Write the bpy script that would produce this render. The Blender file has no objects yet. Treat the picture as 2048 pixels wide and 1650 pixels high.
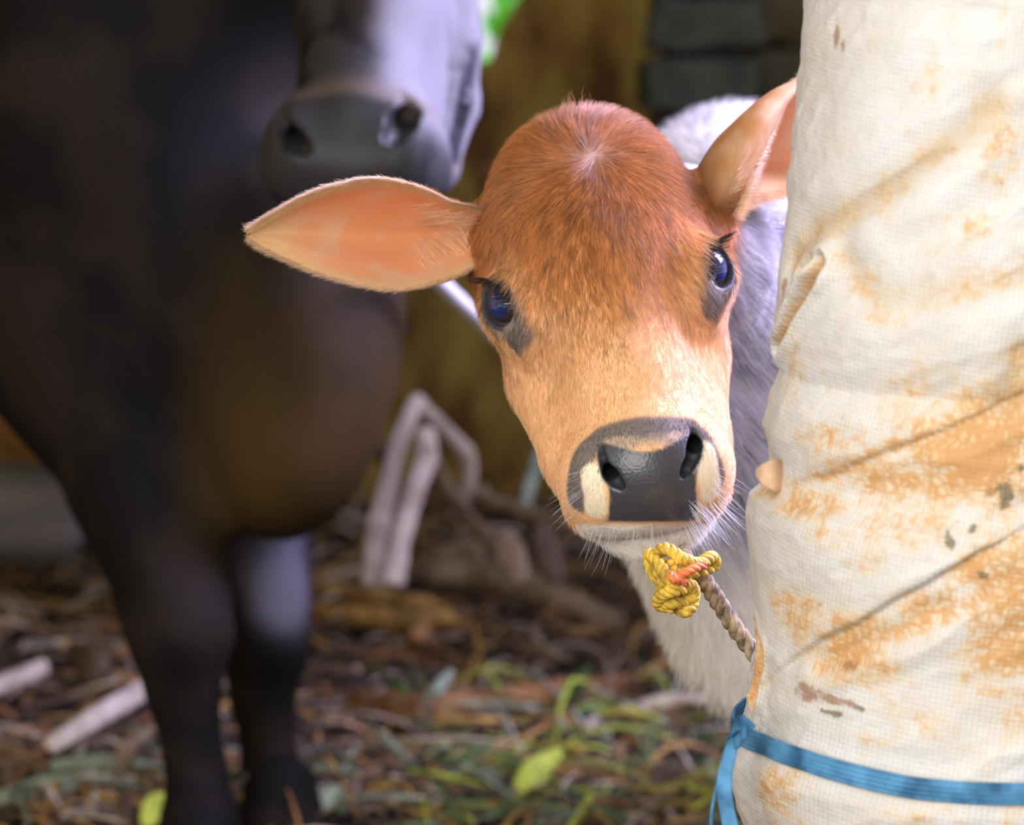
import bpy, math, random
import numpy as np
from mathutils import Vector

random.seed(7)
rng = np.random.default_rng(11)
S = bpy.context.scene
COL = S.collection

# ------------------------------------------------------------------ camera
CAMZ, PITCH, FPX = 0.90, math.radians(8.5), 7260.0
cd = bpy.data.cameras.new('camera'); cam = bpy.data.objects.new('camera', cd); COL.objects.link(cam)
cam.location = (0, 0, CAMZ); cam.rotation_euler = (math.pi/2 - PITCH, 0, 0)
cd.sensor_width = 36; cd.lens = 36*FPX/2048; cd.clip_start = 0.05; cd.clip_end = 200
cd.dof.use_dof = True; cd.dof.focus_distance = 2.14; cd.dof.aperture_fstop = 7.2
S.camera = cam
CAM = np.array([0, 0, CAMZ]); RT = np.array([1., 0, 0])
FW = np.array([0, math.cos(PITCH), -math.sin(PITCH)]); UP = np.array([0, math.sin(PITCH), math.cos(PITCH)])
def P(px, py, d):
    """world point seen at a pixel at distance d along the lens axis"""
    return CAM + d*(FW + (px-1024)/FPX*RT + (825-py)/FPX*UP)
def ray(px, py):
    v = FW + (px-1024)/FPX*RT + (825-py)/FPX*UP
    return v/np.linalg.norm(v)
def G(px, py, h=0.0):
    """world point seen at a pixel at height h over the ground"""
    v = FW + (px-1024)/FPX*RT + (825-py)/FPX*UP
    return CAM + v*((h-CAMZ)/v[2])

# ------------------------------------------------------------------ view, world, lights
vs = S.view_settings
vs.view_transform = 'Standard'; vs.look = 'None'; vs.gamma = 1; vs.use_curve_mapping = False; vs.exposure = 0.0
w = bpy.data.worlds.new('world'); S.world = w; w.use_nodes = True
bg = w.node_tree.nodes['Background']; bg.inputs[0].default_value = (0.90, 0.93, 1.0, 1); bg.inputs[1].default_value = 1.0
def area(name, loc, target, size, energy, col, sy=None):
    l = bpy.data.lights.new(name, 'AREA'); l.energy = energy; l.color = col
    l.shape = 'RECTANGLE'; l.size = size; l.size_y = sy or size
    o = bpy.data.objects.new(name, l); COL.objects.link(o); o.location = loc
    o.rotation_euler = (Vector(target)-Vector(loc)).to_track_quat('-Z', 'Y').to_euler()
    return o
area('daylight_front', (-0.75, -0.3, 1.45), (0.12, 2.3, 0.6), 1.8, 70, (1.0, 0.965, 0.91))
o = area('daylight_side', (1.5, 3.05, 1.75), (-0.02, 2.6, 0.78), 1.0, 60, (0.58, 0.55, 1.0), 1.0); o.data.spread = 1.35
area('daylight_rear', (0.75, 3.3, 2.15), (0.06, 2.25, 0.7), 0.7, 42, (0.70, 0.66, 1.0))

# ------------------------------------------------------------------ numeric helpers
def hash3(i, j, k, seed=0):
    n = (i*374761393 + j*668265263 + k*2147483647 + seed*974634777) & 0xffffffff
    n = ((n ^ (n >> 13))*1274126177) & 0xffffffff
    n = ((n ^ (n >> 16))*2246822519) & 0xffffffff
    return ((n ^ (n >> 15)) & 0xffffff)/float(0xffffff)
def vnoise(p, seed=0):
    p = np.asarray(p, float); i = np.floor(p).astype(np.int64); f = p-i; u = f*f*(3-2*f)
    r = 0
    for a in (0, 1):
        for b in (0, 1):
            for c in (0, 1):
                wgt = (u[..., 0] if a else 1-u[..., 0])*(u[..., 1] if b else 1-u[..., 1])*(u[..., 2] if c else 1-u[..., 2])
                r = r + wgt*hash3(i[..., 0]+a, i[..., 1]+b, i[..., 2]+c, seed)
    return r
def fbm(p, oct=4, seed=0):
    r = 0; a = .5; s = 0
    for o in range(oct):
        r = r + a*vnoise(p*(2**o)+o*7.3, seed+o); s += a; a *= .5
    return r/s
def sstep(a, b, x):
    t = np.clip((x-a)/(b-a), 0, 1); return t*t*(3-2*t)
def smin(a, b, k):
    h = np.clip(.5+.5*(b-a)/k, 0, 1); return b*(1-h)+a*h-k*h*(1-h)
def smax(a, b, k): return -smin(-a, -b, k)
def ell(p, c, r, M=None):
    q = p-np.asarray(c)
    if M is not None: q = q @ M.T
    r = np.asarray(r); k0 = np.linalg.norm(q/r, axis=-1); k1 = np.linalg.norm(q/(r*r), axis=-1)+1e-9
    return k0*(k0-1)/k1
def cone(p, a, b, ra, rb):
    a = np.asarray(a, float); b = np.asarray(b, float); ab = b-a
    t = np.clip(((p-a) @ ab)/(ab @ ab), 0, 1)
    return np.linalg.norm(p-a-t[..., None]*ab, axis=-1)-(ra+(rb-ra)*t)
def chain(p, pts, rs, k=0.0):
    d = None
    for i in range(len(pts)-1):
        e = cone(p, pts[i], pts[i+1], rs[i], rs[i+1])
        d = e if d is None else (smin(d, e, k) if k else np.minimum(d, e))
    return d
def segdist(p, a, b):
    a = np.asarray(a, float); b = np.asarray(b, float); ab = b-a
    t = np.clip(((p-a) @ ab)/(ab @ ab+1e-12), 0, 1)
    return np.linalg.norm(p-a-t[..., None]*ab, axis=-1)
def polydist(p, pts):
    return np.min([segdist(p, pts[i], pts[i+1]) for i in range(len(pts)-1)], axis=0)
def catmull(pts, n):
    pts = np.asarray(pts, float); m = len(pts); t = np.linspace(0, m-1, n)
    i = np.clip(np.floor(t).astype(int), 0, m-2); f = (t-i)[:, None]
    ext = np.vstack([2*pts[0]-pts[1], pts, 2*pts[-1]-pts[-2]])
    p0, p1, p2, p3 = ext[i], ext[i+1], ext[i+2], ext[i+3]
    return .5*((2*p1)+(-p0+p2)*f+(2*p0-5*p1+4*p2-p3)*f*f+(-p0+3*p1-3*p2+p3)*f**3)

def surface(fn, lo, hi, h, newton=2):
    """surface nets over an implicit function (world metres)"""
    lo = np.asarray(lo, float); hi = np.asarray(hi, float)
    n = np.ceil((hi-lo)/h).astype(int)+2; B = 16
    nb = (n+B-1)//B; n = nb*B
    vol = np.ones(n, np.float32)
    ax = [lo[a]+np.arange(n[a])*h for a in range(3)]
    rad = B*h*.5*1.7321*1.35+h
    cx = [lo[a]+(np.arange(nb[a])+.5)*B*h for a in range(3)]
    cc = np.stack(np.meshgrid(*cx, indexing='ij'), -1).reshape(-1, 3)
    cv = fn(cc).reshape(nb)
    for I in range(nb[0]):
        for J in range(nb[1]):
            for K in range(nb[2]):
                sl = (slice(I*B, I*B+B), slice(J*B, J*B+B), slice(K*B, K*B+B))
                if abs(cv[I, J, K]) < rad:
                    g = np.stack(np.meshgrid(ax[0][sl[0]], ax[1][sl[1]], ax[2][sl[2]], indexing='ij'), -1)
                    vol[sl] = fn(g.reshape(-1, 3)).reshape(B, B, B)
                else: vol[sl] = cv[I, J, K]
    for a in range(3):
        s0 = [slice(None)]*3; s0[a] = 0; vol[tuple(s0)] = 1; s0[a] = -1; vol[tuple(s0)] = 1
    sg = vol < 0
    c = [(a, b, d) for a in (0, 1) for b in (0, 1) for d in (0, 1)]
    cnt = sum(sg[a:n[0]-1+a, b:n[1]-1+b, d:n[2]-1+d].astype(np.int8) for a, b, d in c)
    act = np.argwhere((cnt > 0) & (cnt < 8))
    vals = np.stack([vol[act[:, 0]+a, act[:, 1]+b, act[:, 2]+d] for a, b, d in c], 1).astype(float)
    acc = np.zeros((len(act), 3)); num = np.zeros(len(act)); ca = np.array(c, float)
    for i in range(8):
        for j in range(i+1, 8):
            if np.abs(ca[i]-ca[j]).sum() != 1: continue
            m = (vals[:, i] < 0) != (vals[:, j] < 0)
            t = vals[m, i]/(vals[m, i]-vals[m, j])
            acc[m] += ca[i]+t[:, None]*(ca[j]-ca[i]); num[m] += 1
    V = lo+(act+acc/num[:, None])*h
    idx = -np.ones(n, np.int64); idx[act[:, 0], act[:, 1], act[:, 2]] = np.arange(len(act))
    F = []
    for a in range(3):
        b, d = (a+1) % 3, (a+2) % 3
        s0 = [slice(1, -1)]*3; s1 = [slice(1, -1)]*3; s0[a] = slice(0, -1); s1[a] = slice(1, None)
        A = sg[tuple(s0)]; Bv = sg[tuple(s1)]
        for flip in (False, True):
            m = np.argwhere((A & ~Bv) if not flip else (~A & Bv))
            off = np.ones(3, int); off[a] = 0; q = m+off
            eb = np.zeros(3, int); eb[b] = 1; ed = np.zeros(3, int); ed[d] = 1
            qs = [q-eb-ed, q-ed, q, q-eb]
            f = np.stack([idx[x[:, 0], x[:, 1], x[:, 2]] for x in qs], 1)
            F.append(f[:, ::-1] if flip else f)
    F = np.vstack(F); F = F[(F >= 0).all(1)]
    for _ in range(newton):
        e = h*.35; f0 = fn(V)
        g = np.stack([fn(V+np.eye(3)[a]*e)-f0 for a in range(3)], 1)/e
        st = f0[:, None]*g/np.maximum((g*g).sum(1), .2)[:, None]
        l = np.linalg.norm(st, axis=1, keepdims=True); V = V-st*np.minimum(1, h*.7/np.maximum(l, 1e-9))
    return V, F
def grad(fn, p, e=.0012):
    g = np.stack([fn(p+np.eye(3)[a]*e)-fn(p-np.eye(3)[a]*e) for a in range(3)], -1)
    return g/np.maximum(np.linalg.norm(g, axis=-1, keepdims=True), 1e-9)
def march(fn, px, py, t0=1.2, t1=4.5):
    v = ray(px, py); t = t0
    for _ in range(160):
        d = float(fn((CAM+v*t)[None])[0])
        if d < 2e-4: break
        t += max(d*.75, 3e-4)
        if t > t1: break
    return CAM+v*t

# ------------------------------------------------------------------ blender helpers
def mesh_obj(name, V, F, mat=None, parent=None, smooth=True, cols=None, extra=None, mats=None, midx=None):
    me = bpy.data.meshes.new(name)
    V = np.asarray(V, float)
    if isinstance(F, np.ndarray):
        k = F.shape[1]; me.vertices.add(len(V)); me.vertices.foreach_set('co', V.ravel())
        me.loops.add(F.size); me.loops.foreach_set('vertex_index', F.ravel().astype(np.int32))
        me.polygons.add(len(F)); me.polygons.foreach_set('loop_start', np.arange(len(F), dtype=np.int32)*k)
        me.update(calc_edges=True); me.validate()
    else:
        me.from_pydata([tuple(v) for v in V], [], [tuple(int(i) for i in f) for f in F]); me.update()
    if smooth: me.polygons.foreach_set('use_smooth', np.ones(len(me.polygons), bool))
    if cols is not None:
        ca = me.color_attributes.new('col', 'FLOAT_COLOR', 'POINT')
        c4 = np.ones((len(V), 4)); c4[:, :3] = np.clip(cols, 0, 1); ca.data.foreach_set('color', c4.ravel())
    for nm, arr in (extra or {}).items():
        at = me.attributes.new(nm, 'FLOAT', 'POINT'); at.data.foreach_set('value', np.asarray(arr, float))
    for m in (mats or ([mat] if mat else [])): me.materials.append(m)
    if midx is not None: me.polygons.foreach_set('material_index', np.asarray(midx, np.int32))
    o = bpy.data.objects.new(name, me); COL.objects.link(o)
    if parent: o.parent = parent
    return o
def tag(o, label=None, cat=None, group=None, kind=None):
    if label: o['label'] = label
    if cat: o['category'] = cat
    if group: o['group'] = group
    if kind: o['kind'] = kind
    return o
def empty(name, loc):
    o = bpy.data.objects.new(name, None); COL.objects.link(o); o.empty_display_size = .05
    o.location = tuple(loc); return o
def under(o, root):
    """parent o to root keeping it where it is in the world"""
    o.parent = root; o.matrix_parent_inverse = root.matrix_world.inverted() if root.type != 'EMPTY' else \
        __import__('mathutils').Matrix.Translation(-root.location)
    return o
def strands(name, roots, nrm, dirs, length, cols, mat, r0=.00012, bend=.6, npt=5, parent=None, curl=0.0, lift=.35):
    n = len(roots); t = np.linspace(0, 1, npt)[None, :, None]
    d = dirs/np.maximum(np.linalg.norm(dirs, axis=1, keepdims=True), 1e-9)
    start = (nrm*lift+d*(1-lift)); end = nrm*(lift*.15)+d
    start /= np.linalg.norm(start, axis=1, keepdims=True); end /= np.linalg.norm(end, axis=1, keepdims=True)
    L = np.asarray(length)[:, None, None]
    pts = roots[:, None]-nrm[:, None]*.0004+L*(t*start[:, None]+bend*.5*t*t*(end-start)[:, None])
    if curl:
        ph = rng.random((n, 1, 3))*6.28; pts = pts+np.sin(t*5+ph)*curl*L*t
    c = bpy.data.hair_curves.new(name); c.add_curves([npt]*n)
    c.attributes['position'].data.foreach_set('vector', pts.astype(np.float32).ravel())
    ra = c.attributes.new('radius', 'FLOAT', 'POINT')
    rr = (np.asarray(r0)*np.ones(n))[:, None]*(1-.85*t[:, :, 0]**1.5)
    ra.data.foreach_set('value', rr.astype(np.float32).ravel())
    ca = c.attributes.new('col', 'FLOAT_COLOR', 'CURVE'); c4 = np.ones((n, 4), np.float32); c4[:, :3] = np.clip(cols, 0, 1)
    ca.data.foreach_set('color', c4.ravel())
    c.materials.append(mat)
    o = bpy.data.objects.new(name, c); COL.objects.link(o)
    if parent: o.parent = parent
    return o
def sample_mesh(V, F, count, dens=None):
    tri = np.vstack([F[:, [0, 1, 2]], F[:, [0, 2, 3]]]) if F.shape[1] == 4 else F
    a, b, c = V[tri[:, 0]], V[tri[:, 1]], V[tri[:, 2]]
    A = np.linalg.norm(np.cross(b-a, c-a), axis=1)
    if dens is not None: A = A*dens[tri].mean(1)
    k = rng.choice(len(tri), count, p=A/A.sum())
    u, v = rng.random(count), rng.random(count); s = u+v > 1; u[s] = 1-u[s]; v[s] = 1-v[s]
    return a[k]+u[:, None]*(b[k]-a[k])+v[:, None]*(c[k]-a[k])

# ------------------------------------------------------------------ materials
def mat(name):
    m = bpy.data.materials.new(name); m.use_nodes = True
    return m, m.node_tree.nodes, m.node_tree.links, m.node_tree.nodes['Principled BSDF']
def simple(name, col, rough=.7, var=.25, scale=40., bump=.2, metal=0, spec=.4, stretch=None, col2=None, bdist=.002, coat=0):
    m, N, L, B = mat(name)
    tc = N.new('ShaderNodeTexCoord'); mp = N.new('ShaderNodeMapping'); L.new(tc.outputs['Object'], mp.inputs[0])
    if stretch: mp.inputs['Scale'].default_value = stretch
    nz = N.new('ShaderNodeTexNoise'); nz.inputs['Scale'].default_value = scale; nz.inputs['Detail'].default_value = 6
    L.new(mp.outputs[0], nz.inputs['Vector'])
    rp = N.new('ShaderNodeValToRGB'); c = np.array(col); c2 = np.array(col2) if col2 is not None else c*(1+var)
    rp.color_ramp.elements[0].color = (*(c*(1-var)), 1); rp.color_ramp.elements[1].color = (*np.clip(c2, 0, 1), 1)
    rp.color_ramp.elements[0].position = .32; rp.color_ramp.elements[1].position = .68
    L.new(nz.outputs['Fac'], rp.inputs[0]); L.new(rp.outputs[0], B.inputs['Base Color'])
    bp = N.new('ShaderNodeBump'); bp.inputs['Strength'].default_value = bump; bp.inputs['Distance'].default_value = bdist
    L.new(nz.outputs['Fac'], bp.inputs['Height']); L.new(bp.outputs[0], B.inputs['Normal'])
    B.inputs['Roughness'].default_value = rough; B.inputs['Metallic'].default_value = metal
    B.inputs['Specular IOR Level'].default_value = spec; B.inputs['Coat Weight'].default_value = coat
    return m
def fur_mat(name, rough=.42, spec=.6, trans=.25):
    m, N, L, B = mat(name)
    at = N.new('ShaderNodeAttribute'); at.attribute_name = 'col'
    L.new(at.outputs['Color'], B.inputs['Base Color']); B.inputs['Roughness'].default_value = rough
    B.inputs['Specular IOR Level'].default_value = spec
    B.inputs['Sheen Weight'].default_value = .15
    tr = N.new('ShaderNodeBsdfTranslucent'); L.new(at.outputs['Color'], tr.inputs[0])
    mx = N.new('ShaderNodeMixShader'); mx.inputs[0].default_value = trans
    L.new(B.outputs[0], mx.inputs[1]); L.new(tr.outputs[0], mx.inputs[2]); L.new(mx.outputs[0], N['Material Output'].inputs[0])
    return m
def skin_mat(name, sub=.08, sheen=.2):
    """vertex colour plus a wetness attribute that turns the skin smooth and glossy"""
    m, N, L, B = mat(name)
    at = N.new('ShaderNodeAttribute'); at.attribute_name = 'col'
    wt = N.new('ShaderNodeAttribute'); wt.attribute_name = 'wet'
    L.new(at.outputs['Color'], B.inputs['Base Color'])
    mr = N.new('ShaderNodeMapRange'); mr.inputs[3].default_value = .75; mr.inputs[4].default_value = .27
    L.new(wt.outputs['Fac'], mr.inputs[0]); L.new(mr.outputs[0], B.inputs['Roughness'])
    mp = N.new('ShaderNodeTexCoord')
    vz = N.new('ShaderNodeTexVoronoi'); vz.inputs['Scale'].default_value = 480; L.new(mp.outputs['Object'], vz.inputs['Vector'])
    bp = N.new('ShaderNodeBump'); bp.inputs['Distance'].default_value = .0006
    mu = N.new('ShaderNodeMath'); mu.operation = 'MULTIPLY'; mu.inputs[1].default_value = .28
    L.new(wt.outputs['Fac'], mu.inputs[0]); L.new(mu.outputs[0], bp.inputs['Strength'])
    L.new(vz.outputs['Distance'], bp.inputs['Height']); L.new(bp.outputs[0], B.inputs['Normal'])
    B.inputs['Subsurface Weight'].default_value = sub; B.inputs['Subsurface Radius'].default_value = (.01, .004, .002)
    return m
M_FUR = fur_mat('calf_fur'); M_SKIN = skin_mat('calf_skin')

#=PARTS=
# ------------------------------------------------------------------ calf: head frame
TH, ROLL, YAW = math.radians(30), math.radians(10), math.radians(3)
def cam2w(v): return v[0]*RT+v[1]*UP-v[2]*FW
def rotd(v):
    x, y, z = v
    x, z = x*math.cos(YAW)+z*math.sin(YAW), -x*math.sin(YAW)+z*math.cos(YAW)
    x, y = x*math.cos(ROLL)-y*math.sin(ROLL), x*math.sin(ROLL)+y*math.cos(ROLL)
    return cam2w((x, y, z))
HW = rotd((1, 0, 0)); HL = rotd((0, -math.cos(TH), math.sin(TH))); HN = rotd((0, math.sin(TH), math.cos(TH)))
HM = np.stack([HW, HL, HN])            # world -> (w, l, n)
HO = P(1222, 548, 2.20)
def h2w(p): return HO+(np.asarray(p, float)/100) @ HM
def w2h(p): return ((p-HO) @ HM.T)*100
def mir(c): return (-c[0], c[1], c[2])
EYE = {}
for s in (-1, 1):
    c = np.array([s*5.75, -1.3, -3.6]); d = np.array([s*.80, .12, .58]); d /= np.linalg.norm(d)
    lo = np.array([-s*.45, 1, 0]); lo -= d*(lo @ d); lo /= np.linalg.norm(lo); sh = np.cross(d, lo)
    EYE[s] = (c, d, lo, sh)
NOSTR = []
EBASE = {-1: w2h(P(985, 462, 2.320)), 1: w2h(P(1440, 372, 2.300))}
def head_sdf(q):
    """calf head in head centimetres"""
    d = ell(q, (0, -5.9, -7.2), (7.35, 8.2, 7.9))
    d = smin(d, ell(q, (.3, -11.1, -6.2), (4.6, 3.7, 5.0)), 2.0)
    d = smin(d, chain(q, [(0, -2, -4.8), (0, 5, -5.0), (0, 10.5, -5.2)], [4.8, 3.7, 3.5], 1), 2.5)
    for s in (-1, 1):
        d = smin(d, ell(q, (s*4.9, -1.2, -4.5), (2.7, 3.2, 2.9)), 1.6)
        d = smin(d, chain(q, [(s*3.7, 1.5, -9.0), (s*2.85, 7, -8.6), (s*2.4, 10.5, -8.2)], [3.25, 2.75, 2.6], 1), 2.5)
        d = smin(d, cone(q, (s*4.5, -5.5, -8.5), EBASE[s], 2.6, 1.5 if s < 0 else 1.6), 2.2)
    d = smin(d, ell(q, (0, 10.6, -5.9), (4.9, 3.4, 3.9)), 1.6)
    for s in (-1, 1):
        d = smin(d, ell(q, (s*3.3, 10.6, -5.9), (1.9, 2.6, 3.3)), 1.0)
    d = smin(d, ell(q, (.2, 10.7, -9.9), (3.9, 3.5, 2.4)), .5)
    for s in (-1, 1):
        c, dr, lo, sh = EYE[s]
        d = smin(d, np.linalg.norm(q-c, axis=-1)-2.12, .8)
        r = q-c; x, y, z = r @ lo, r @ sh, r @ dr
        op = np.maximum((np.sqrt((x/1.74)**2+(y/1.27)**2)-1)*1.1, -z+.3)
        d = smax(d, -op, .18)
    return d
def nostrils(q, d):
    for pts, rs in NOSTR:
        d = smax(d, -chain(q, pts, rs, .2), .22)
    return d
HEADC = h2w((0, 0, -6))
def calf_core(p):
    q = w2h(p); d = head_sdf(q)
    return nostrils(q, d) if NOSTR else d
def hm(px, py): return w2h(march(lambda x: head_sdf(w2h(x))/100, px, py)[None])[0]
PADC = hm(1295, 955); PADN = grad(lambda x: head_sdf(w2h(x))/100, h2w(PADC)[None])[0] @ HM.T
def inset(pts, dep): return [hm(*a)-PADN*b for a, b in zip(pts, dep)]
for pts, rs, dep in (
        ([(1203, 893), (1205, 915), (1215, 942), (1232, 962), (1242, 972)], [.10, .18, .28, .40, .26], [0, .05, .1, .2, .15]),
        ([(1386, 862), (1390, 885), (1386, 912), (1374, 938), (1366, 950)], [.14, .32, .42, .40, .24], [.05, .1, .2, .2, .15])):
    a_ = inset(pts, dep); NOSTR.append((a_, rs))
    k_ = (2, 3) if pts[0][0] < 1300 else (1, 2)
    c_ = (a_[k_[0]]+a_[k_[1]])/2; NOSTR.append(([c_+PADN*.15, c_-PADN*1.2-np.array([0, .5, 0]), c_-PADN*2.6-np.array([0, 1.6, 0])], [.42, .62, .5]))
# body behind the head, in world metres
NK = [P(1345, 560, 2.38), P(1470, 760, 2.50), P(1640, 1060, 2.62)]
def body_sdf(p):
    d = chain(p, NK, [.072, .105, .125], .05)
    d = smin(d, cone(p, P(1300, 850, 2.38), P(1560, 1240, 2.56), .035, .070), .05)
    d = smin(d, ell(p, P(1720, 780, 3.05), (.17, .42, .20)), .08)
    d = smin(d, ell(p, P(1475, 400, 2.82), (.075, .20, .068)), .05)
    for px, dd, k in ((1665, 2.70, 1), (1800, 2.74, 1), (1700, 3.35, 0), (1850, 3.38, 0)):
        t = P(px, 1250 if k else 1050, dd); x, y = t[0], t[1]
        kn = (x, y+(-.01 if k else .03), .20); an = (x, y+(0 if k else .05), .075)
        d = smin(d, chain(p, [t, np.array(kn), np.array(an), np.array((x, y-.01, .02))], [.062, .028, .02, .027], .02), .05)
    return d
def calf_sdf(p):
    hd = calf_core(p)/100
    return smin(hd, body_sdf(p), .03)
def mouth(p, d):
    return d

# colours (coat pigments)
TAN = np.array([.62, .27, .075]); RUST = np.array([.45, .155, .026]); PALE = np.array([.80, .50, .25]); CREAM = np.array([.82, .70, .50])
GREY = np.array([.175, .135, .115]); DARK = np.array([.035, .03, .032]); PAD = np.array([.055, .052, .055]); WHITE = np.array([.93, .89, .80])
def mixc(c, d, w): return c*(1-w[:, None])+d*w[:, None]
A = {k: hm(*v) for k, v in dict(whorl=(1185, 310), mL=(1140, 1010), mR=(1450, 985), padtl=(1215, 895), padtr=(1375, 880), padbl=(1222, 1030), padbr=(1395, 1015),
     lip1=(1140, 1028), lip2=(1215, 1040), lip3=(1300, 1043), lip4=(1390, 1028), lip5=(1450, 995)).items()}
RING = [hm(*v) for v in [(1150, 1000), (1155, 945), (1170, 900), (1200, 872), (1260, 857), (1330, 854), (1375, 853), (1400, 880), (1420, 925), (1430, 960)]]
PATCHL = [hm(*v) for v in [(1184, 950), (1188, 990), (1190, 1018)]]
PATCHR = [hm(*v) for v in [(1410, 905), (1418, 950), (1424, 985)]]
LIP = [A['lip%d' % i] for i in range(1, 6)]
ex = (A['padtr']-A['padtl']+A['padbr']-A['padbl']); ex /= np.linalg.norm(ex)
def quadin(q):
    """signed membership of the hairless nose pad, measured in its own plane"""
    c = (A['padtl']+A['padtr']+A['padbl']+A['padbr'])/4
    u = ex; v = (A['padbl']+A['padbr']-A['padtl']-A['padtr'])/2; H = np.linalg.norm(v)/2; v = v/np.linalg.norm(v)
    x = (q-c) @ u; y = (q-c) @ v; n = (q-c) @ PADN
    Wd = np.interp(y, [-H, -.3*H, .4*H, H], [2.70, 2.75, 2.62, 2.75]); y = y-.12
    return np.minimum(np.minimum(Wd-np.abs(x), H+1.2-y), H+.2+y-.25*np.cos(x))+np.where(np.abs(n) < 2.2, 0, -9)
def calf_col(p):
    q = w2h(p); n = len(q)
    nz = fbm(q*.55, 4, 3); nf = fbm(q*np.array([2.2, .5, .8]), 3, 9)
    col = np.repeat(TAN[None], n, 0)
    up = sstep(4.5, -5, q[:, 1]+np.abs(q[:, 0])*.55+(nz-.5)*4)
    col = mixc(col, RUST, up*.85)
    st = np.exp(-(q[:, 0]/2.1)**2)*sstep(9, 2, q[:, 1]); col = mixc(col, RUST*.75, st*.55*sstep(.3, .7, nf))
    col = mixc(col, PALE, sstep(-1.5, 4, q[:, 1]+np.abs(q[:, 0])*.35-2+(nz-.5)*3)*.75)
    col = mixc(col, PALE*1.05, sstep(3.5, 7, np.abs(q[:, 0]))*sstep(-6, -1, q[:, 1])*.6)
    wd = np.linalg.norm(q-A['whorl'], axis=1); col = mixc(col, np.array([.30, .24, .22]), np.exp(-(wd/.8)**2)*.6)
    for s in (-1, 1):
        c, dr, lo, sh = EYE[s]
        r = q-c; x, y = r @ lo, r @ sh; front = sstep(.3, 1.2, r @ dr)
        col = mixc(col, GREY*1.15, sstep(1.95, 1.35, np.hypot((x-.35)/1.25, y/.95)+(nz-.5)*.5)*front*.9)
        e = np.sqrt((x/1.74)**2+(y/1.27)**2)
        col = mixc(col, DARK, sstep(1.30, 1.14, e)*front)
        m = c+lo*2.7+dr*1.3-s*sh*0; col = mixc(col, GREY*1.1, sstep(1.25, .9, np.linalg.norm((q-m)*[1, 1, .6], axis=1)+(nz-.5)*.5)*.9)
    col = mixc(col, GREY*.9, sstep(.98, .62, polydist(q, RING)+(nz-.5)*.35))
    pad = np.minimum(quadin(q), .06-(q-A['lip3']) @ (HM @ (-UP)))
    cream = np.minimum(polydist(q, PATCHL), polydist(q, PATCHR))
    col = mixc(col, CREAM, sstep(.85, .6, cream+(nz-.5)*.2))
    top = polydist(q, [A['padtl'], A['padtr']]); col = mixc(col, np.array([.40, .29, .20]), sstep(.75, .45, top+(nz-.5)*.2))
    padw = sstep(-.04, .10, pad); col = mixc(col, PAD, padw)
    npd = np.full(n, 9.)
    for pts, rs in NOSTR: npd = np.minimum(npd, chain(q, pts, rs))
    rim = sstep(.30, .10, npd); col = mixc(col, PAD*.8, rim)
    below = (q-A['lip3']) @ (HM @ (-UP))            # under the mouth line
    ld = polydist(q, LIP)
    chin = sstep(.05, .45, below)*sstep(4.0, 7, q[:, 1])
    col = mixc(col, WHITE, chin*(q[:, 2] < -4)); col = mixc(col, np.array([.86, .72, .58]), chin*(q[:, 2] < -4)*.5)
    thr = sstep(-8.5, -11.5, q[:, 2])*sstep(2, 5, q[:, 1]); col = mixc(col, WHITE, thr)
    col = mixc(col, np.array([.50, .22, .17]), sstep(.20, .06, ld)*(1-padw*.4)*sstep(-.1, .05, below))
    deep = sstep(.10, .02, npd)*sstep(-.12, -.35, (q-PADC) @ PADN+.0); col = mixc(col, np.array([.006, .005, .006]), deep)  # shade inside the nostrils painted in as near black
    wet = np.maximum(padw, rim)*(1-deep)
    # neck and body
    bd = body_sdf(p)-calf_core(p)/100
    wb = sstep(.012, -.012, bd)
    k = fbm(p*np.array([9, 6, 4]), 4, 21)
    bc = np.repeat(np.array([[.15, .13, .13]]), n, 0)
    bc = mixc(bc, np.array([.46, .43, .44]), sstep(.40, .58, k))
    z = p[:, 2]-(.47+(p[:, 0]-.12)*-.3)
    bc = mixc(bc, WHITE*np.array([1., .98, .93]), sstep(.06, -.06, z+(k-.5)*.1))
    bc = mixc(bc, WHITE*.62, sstep(.63, .67, p[:, 2])*sstep(2.50, 2.62, p[:, 1]))
    col = mixc(col, bc, wb)
    return col, wet*(1-wb), wb, pad
# mesh: fine over the head, coarser over the body, one closed coat
lo = np.min([h2w((w_, l_, n_)) for w_ in (-10.5, 10.5) for l_ in (-15.5, 15) for n_ in (-9, 3)], 0)
hi = np.max([h2w((w_, l_, n_)) for w_ in (-10.5, 10.5) for l_ in (-15.5, 15) for n_ in (-9, 3)], 0)
def cut_head(p):
    q = w2h(p); return np.maximum(calf_sdf(p), (-12.5-q[:, 2])/100)
def cut_body(p):
    q = w2h(p); return np.maximum(calf_sdf(p), (q[:, 2]+12.0)/100)
Vh, Fh = surface(cut_head, h2w((0, 0, -6))-.20, h2w((0, 0, -6))+.20, .0017)
Vb, Fb = surface(cut_body, (-.12, 2.1, -.01), (.75, 3.65, .86), .006)
kh = w2h(Vh)[:, 2] > -12.4; kb = w2h(Vb)[:, 2] < -12.1
ch, wh, _, padh = calf_col(Vh); cb, wb_, _, _ = calf_col(Vb)
Vc = np.vstack([Vh, Vb]); Fc = np.vstack([Fh, Fb+len(Vh)])
calf = empty('calf', (P(1700, 1250, 2.9)[0], P(1700, 1250, 2.9)[1], 0))
tag(calf, 'young tan calf peering out from behind the wrapped post, ears spread wide', 'calf')
body = under(mesh_obj('body', Vc, Fc, M_SKIN, None, cols=np.vstack([ch, cb]), extra={'wet': np.concatenate([wh, wb_])}), calf)

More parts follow.
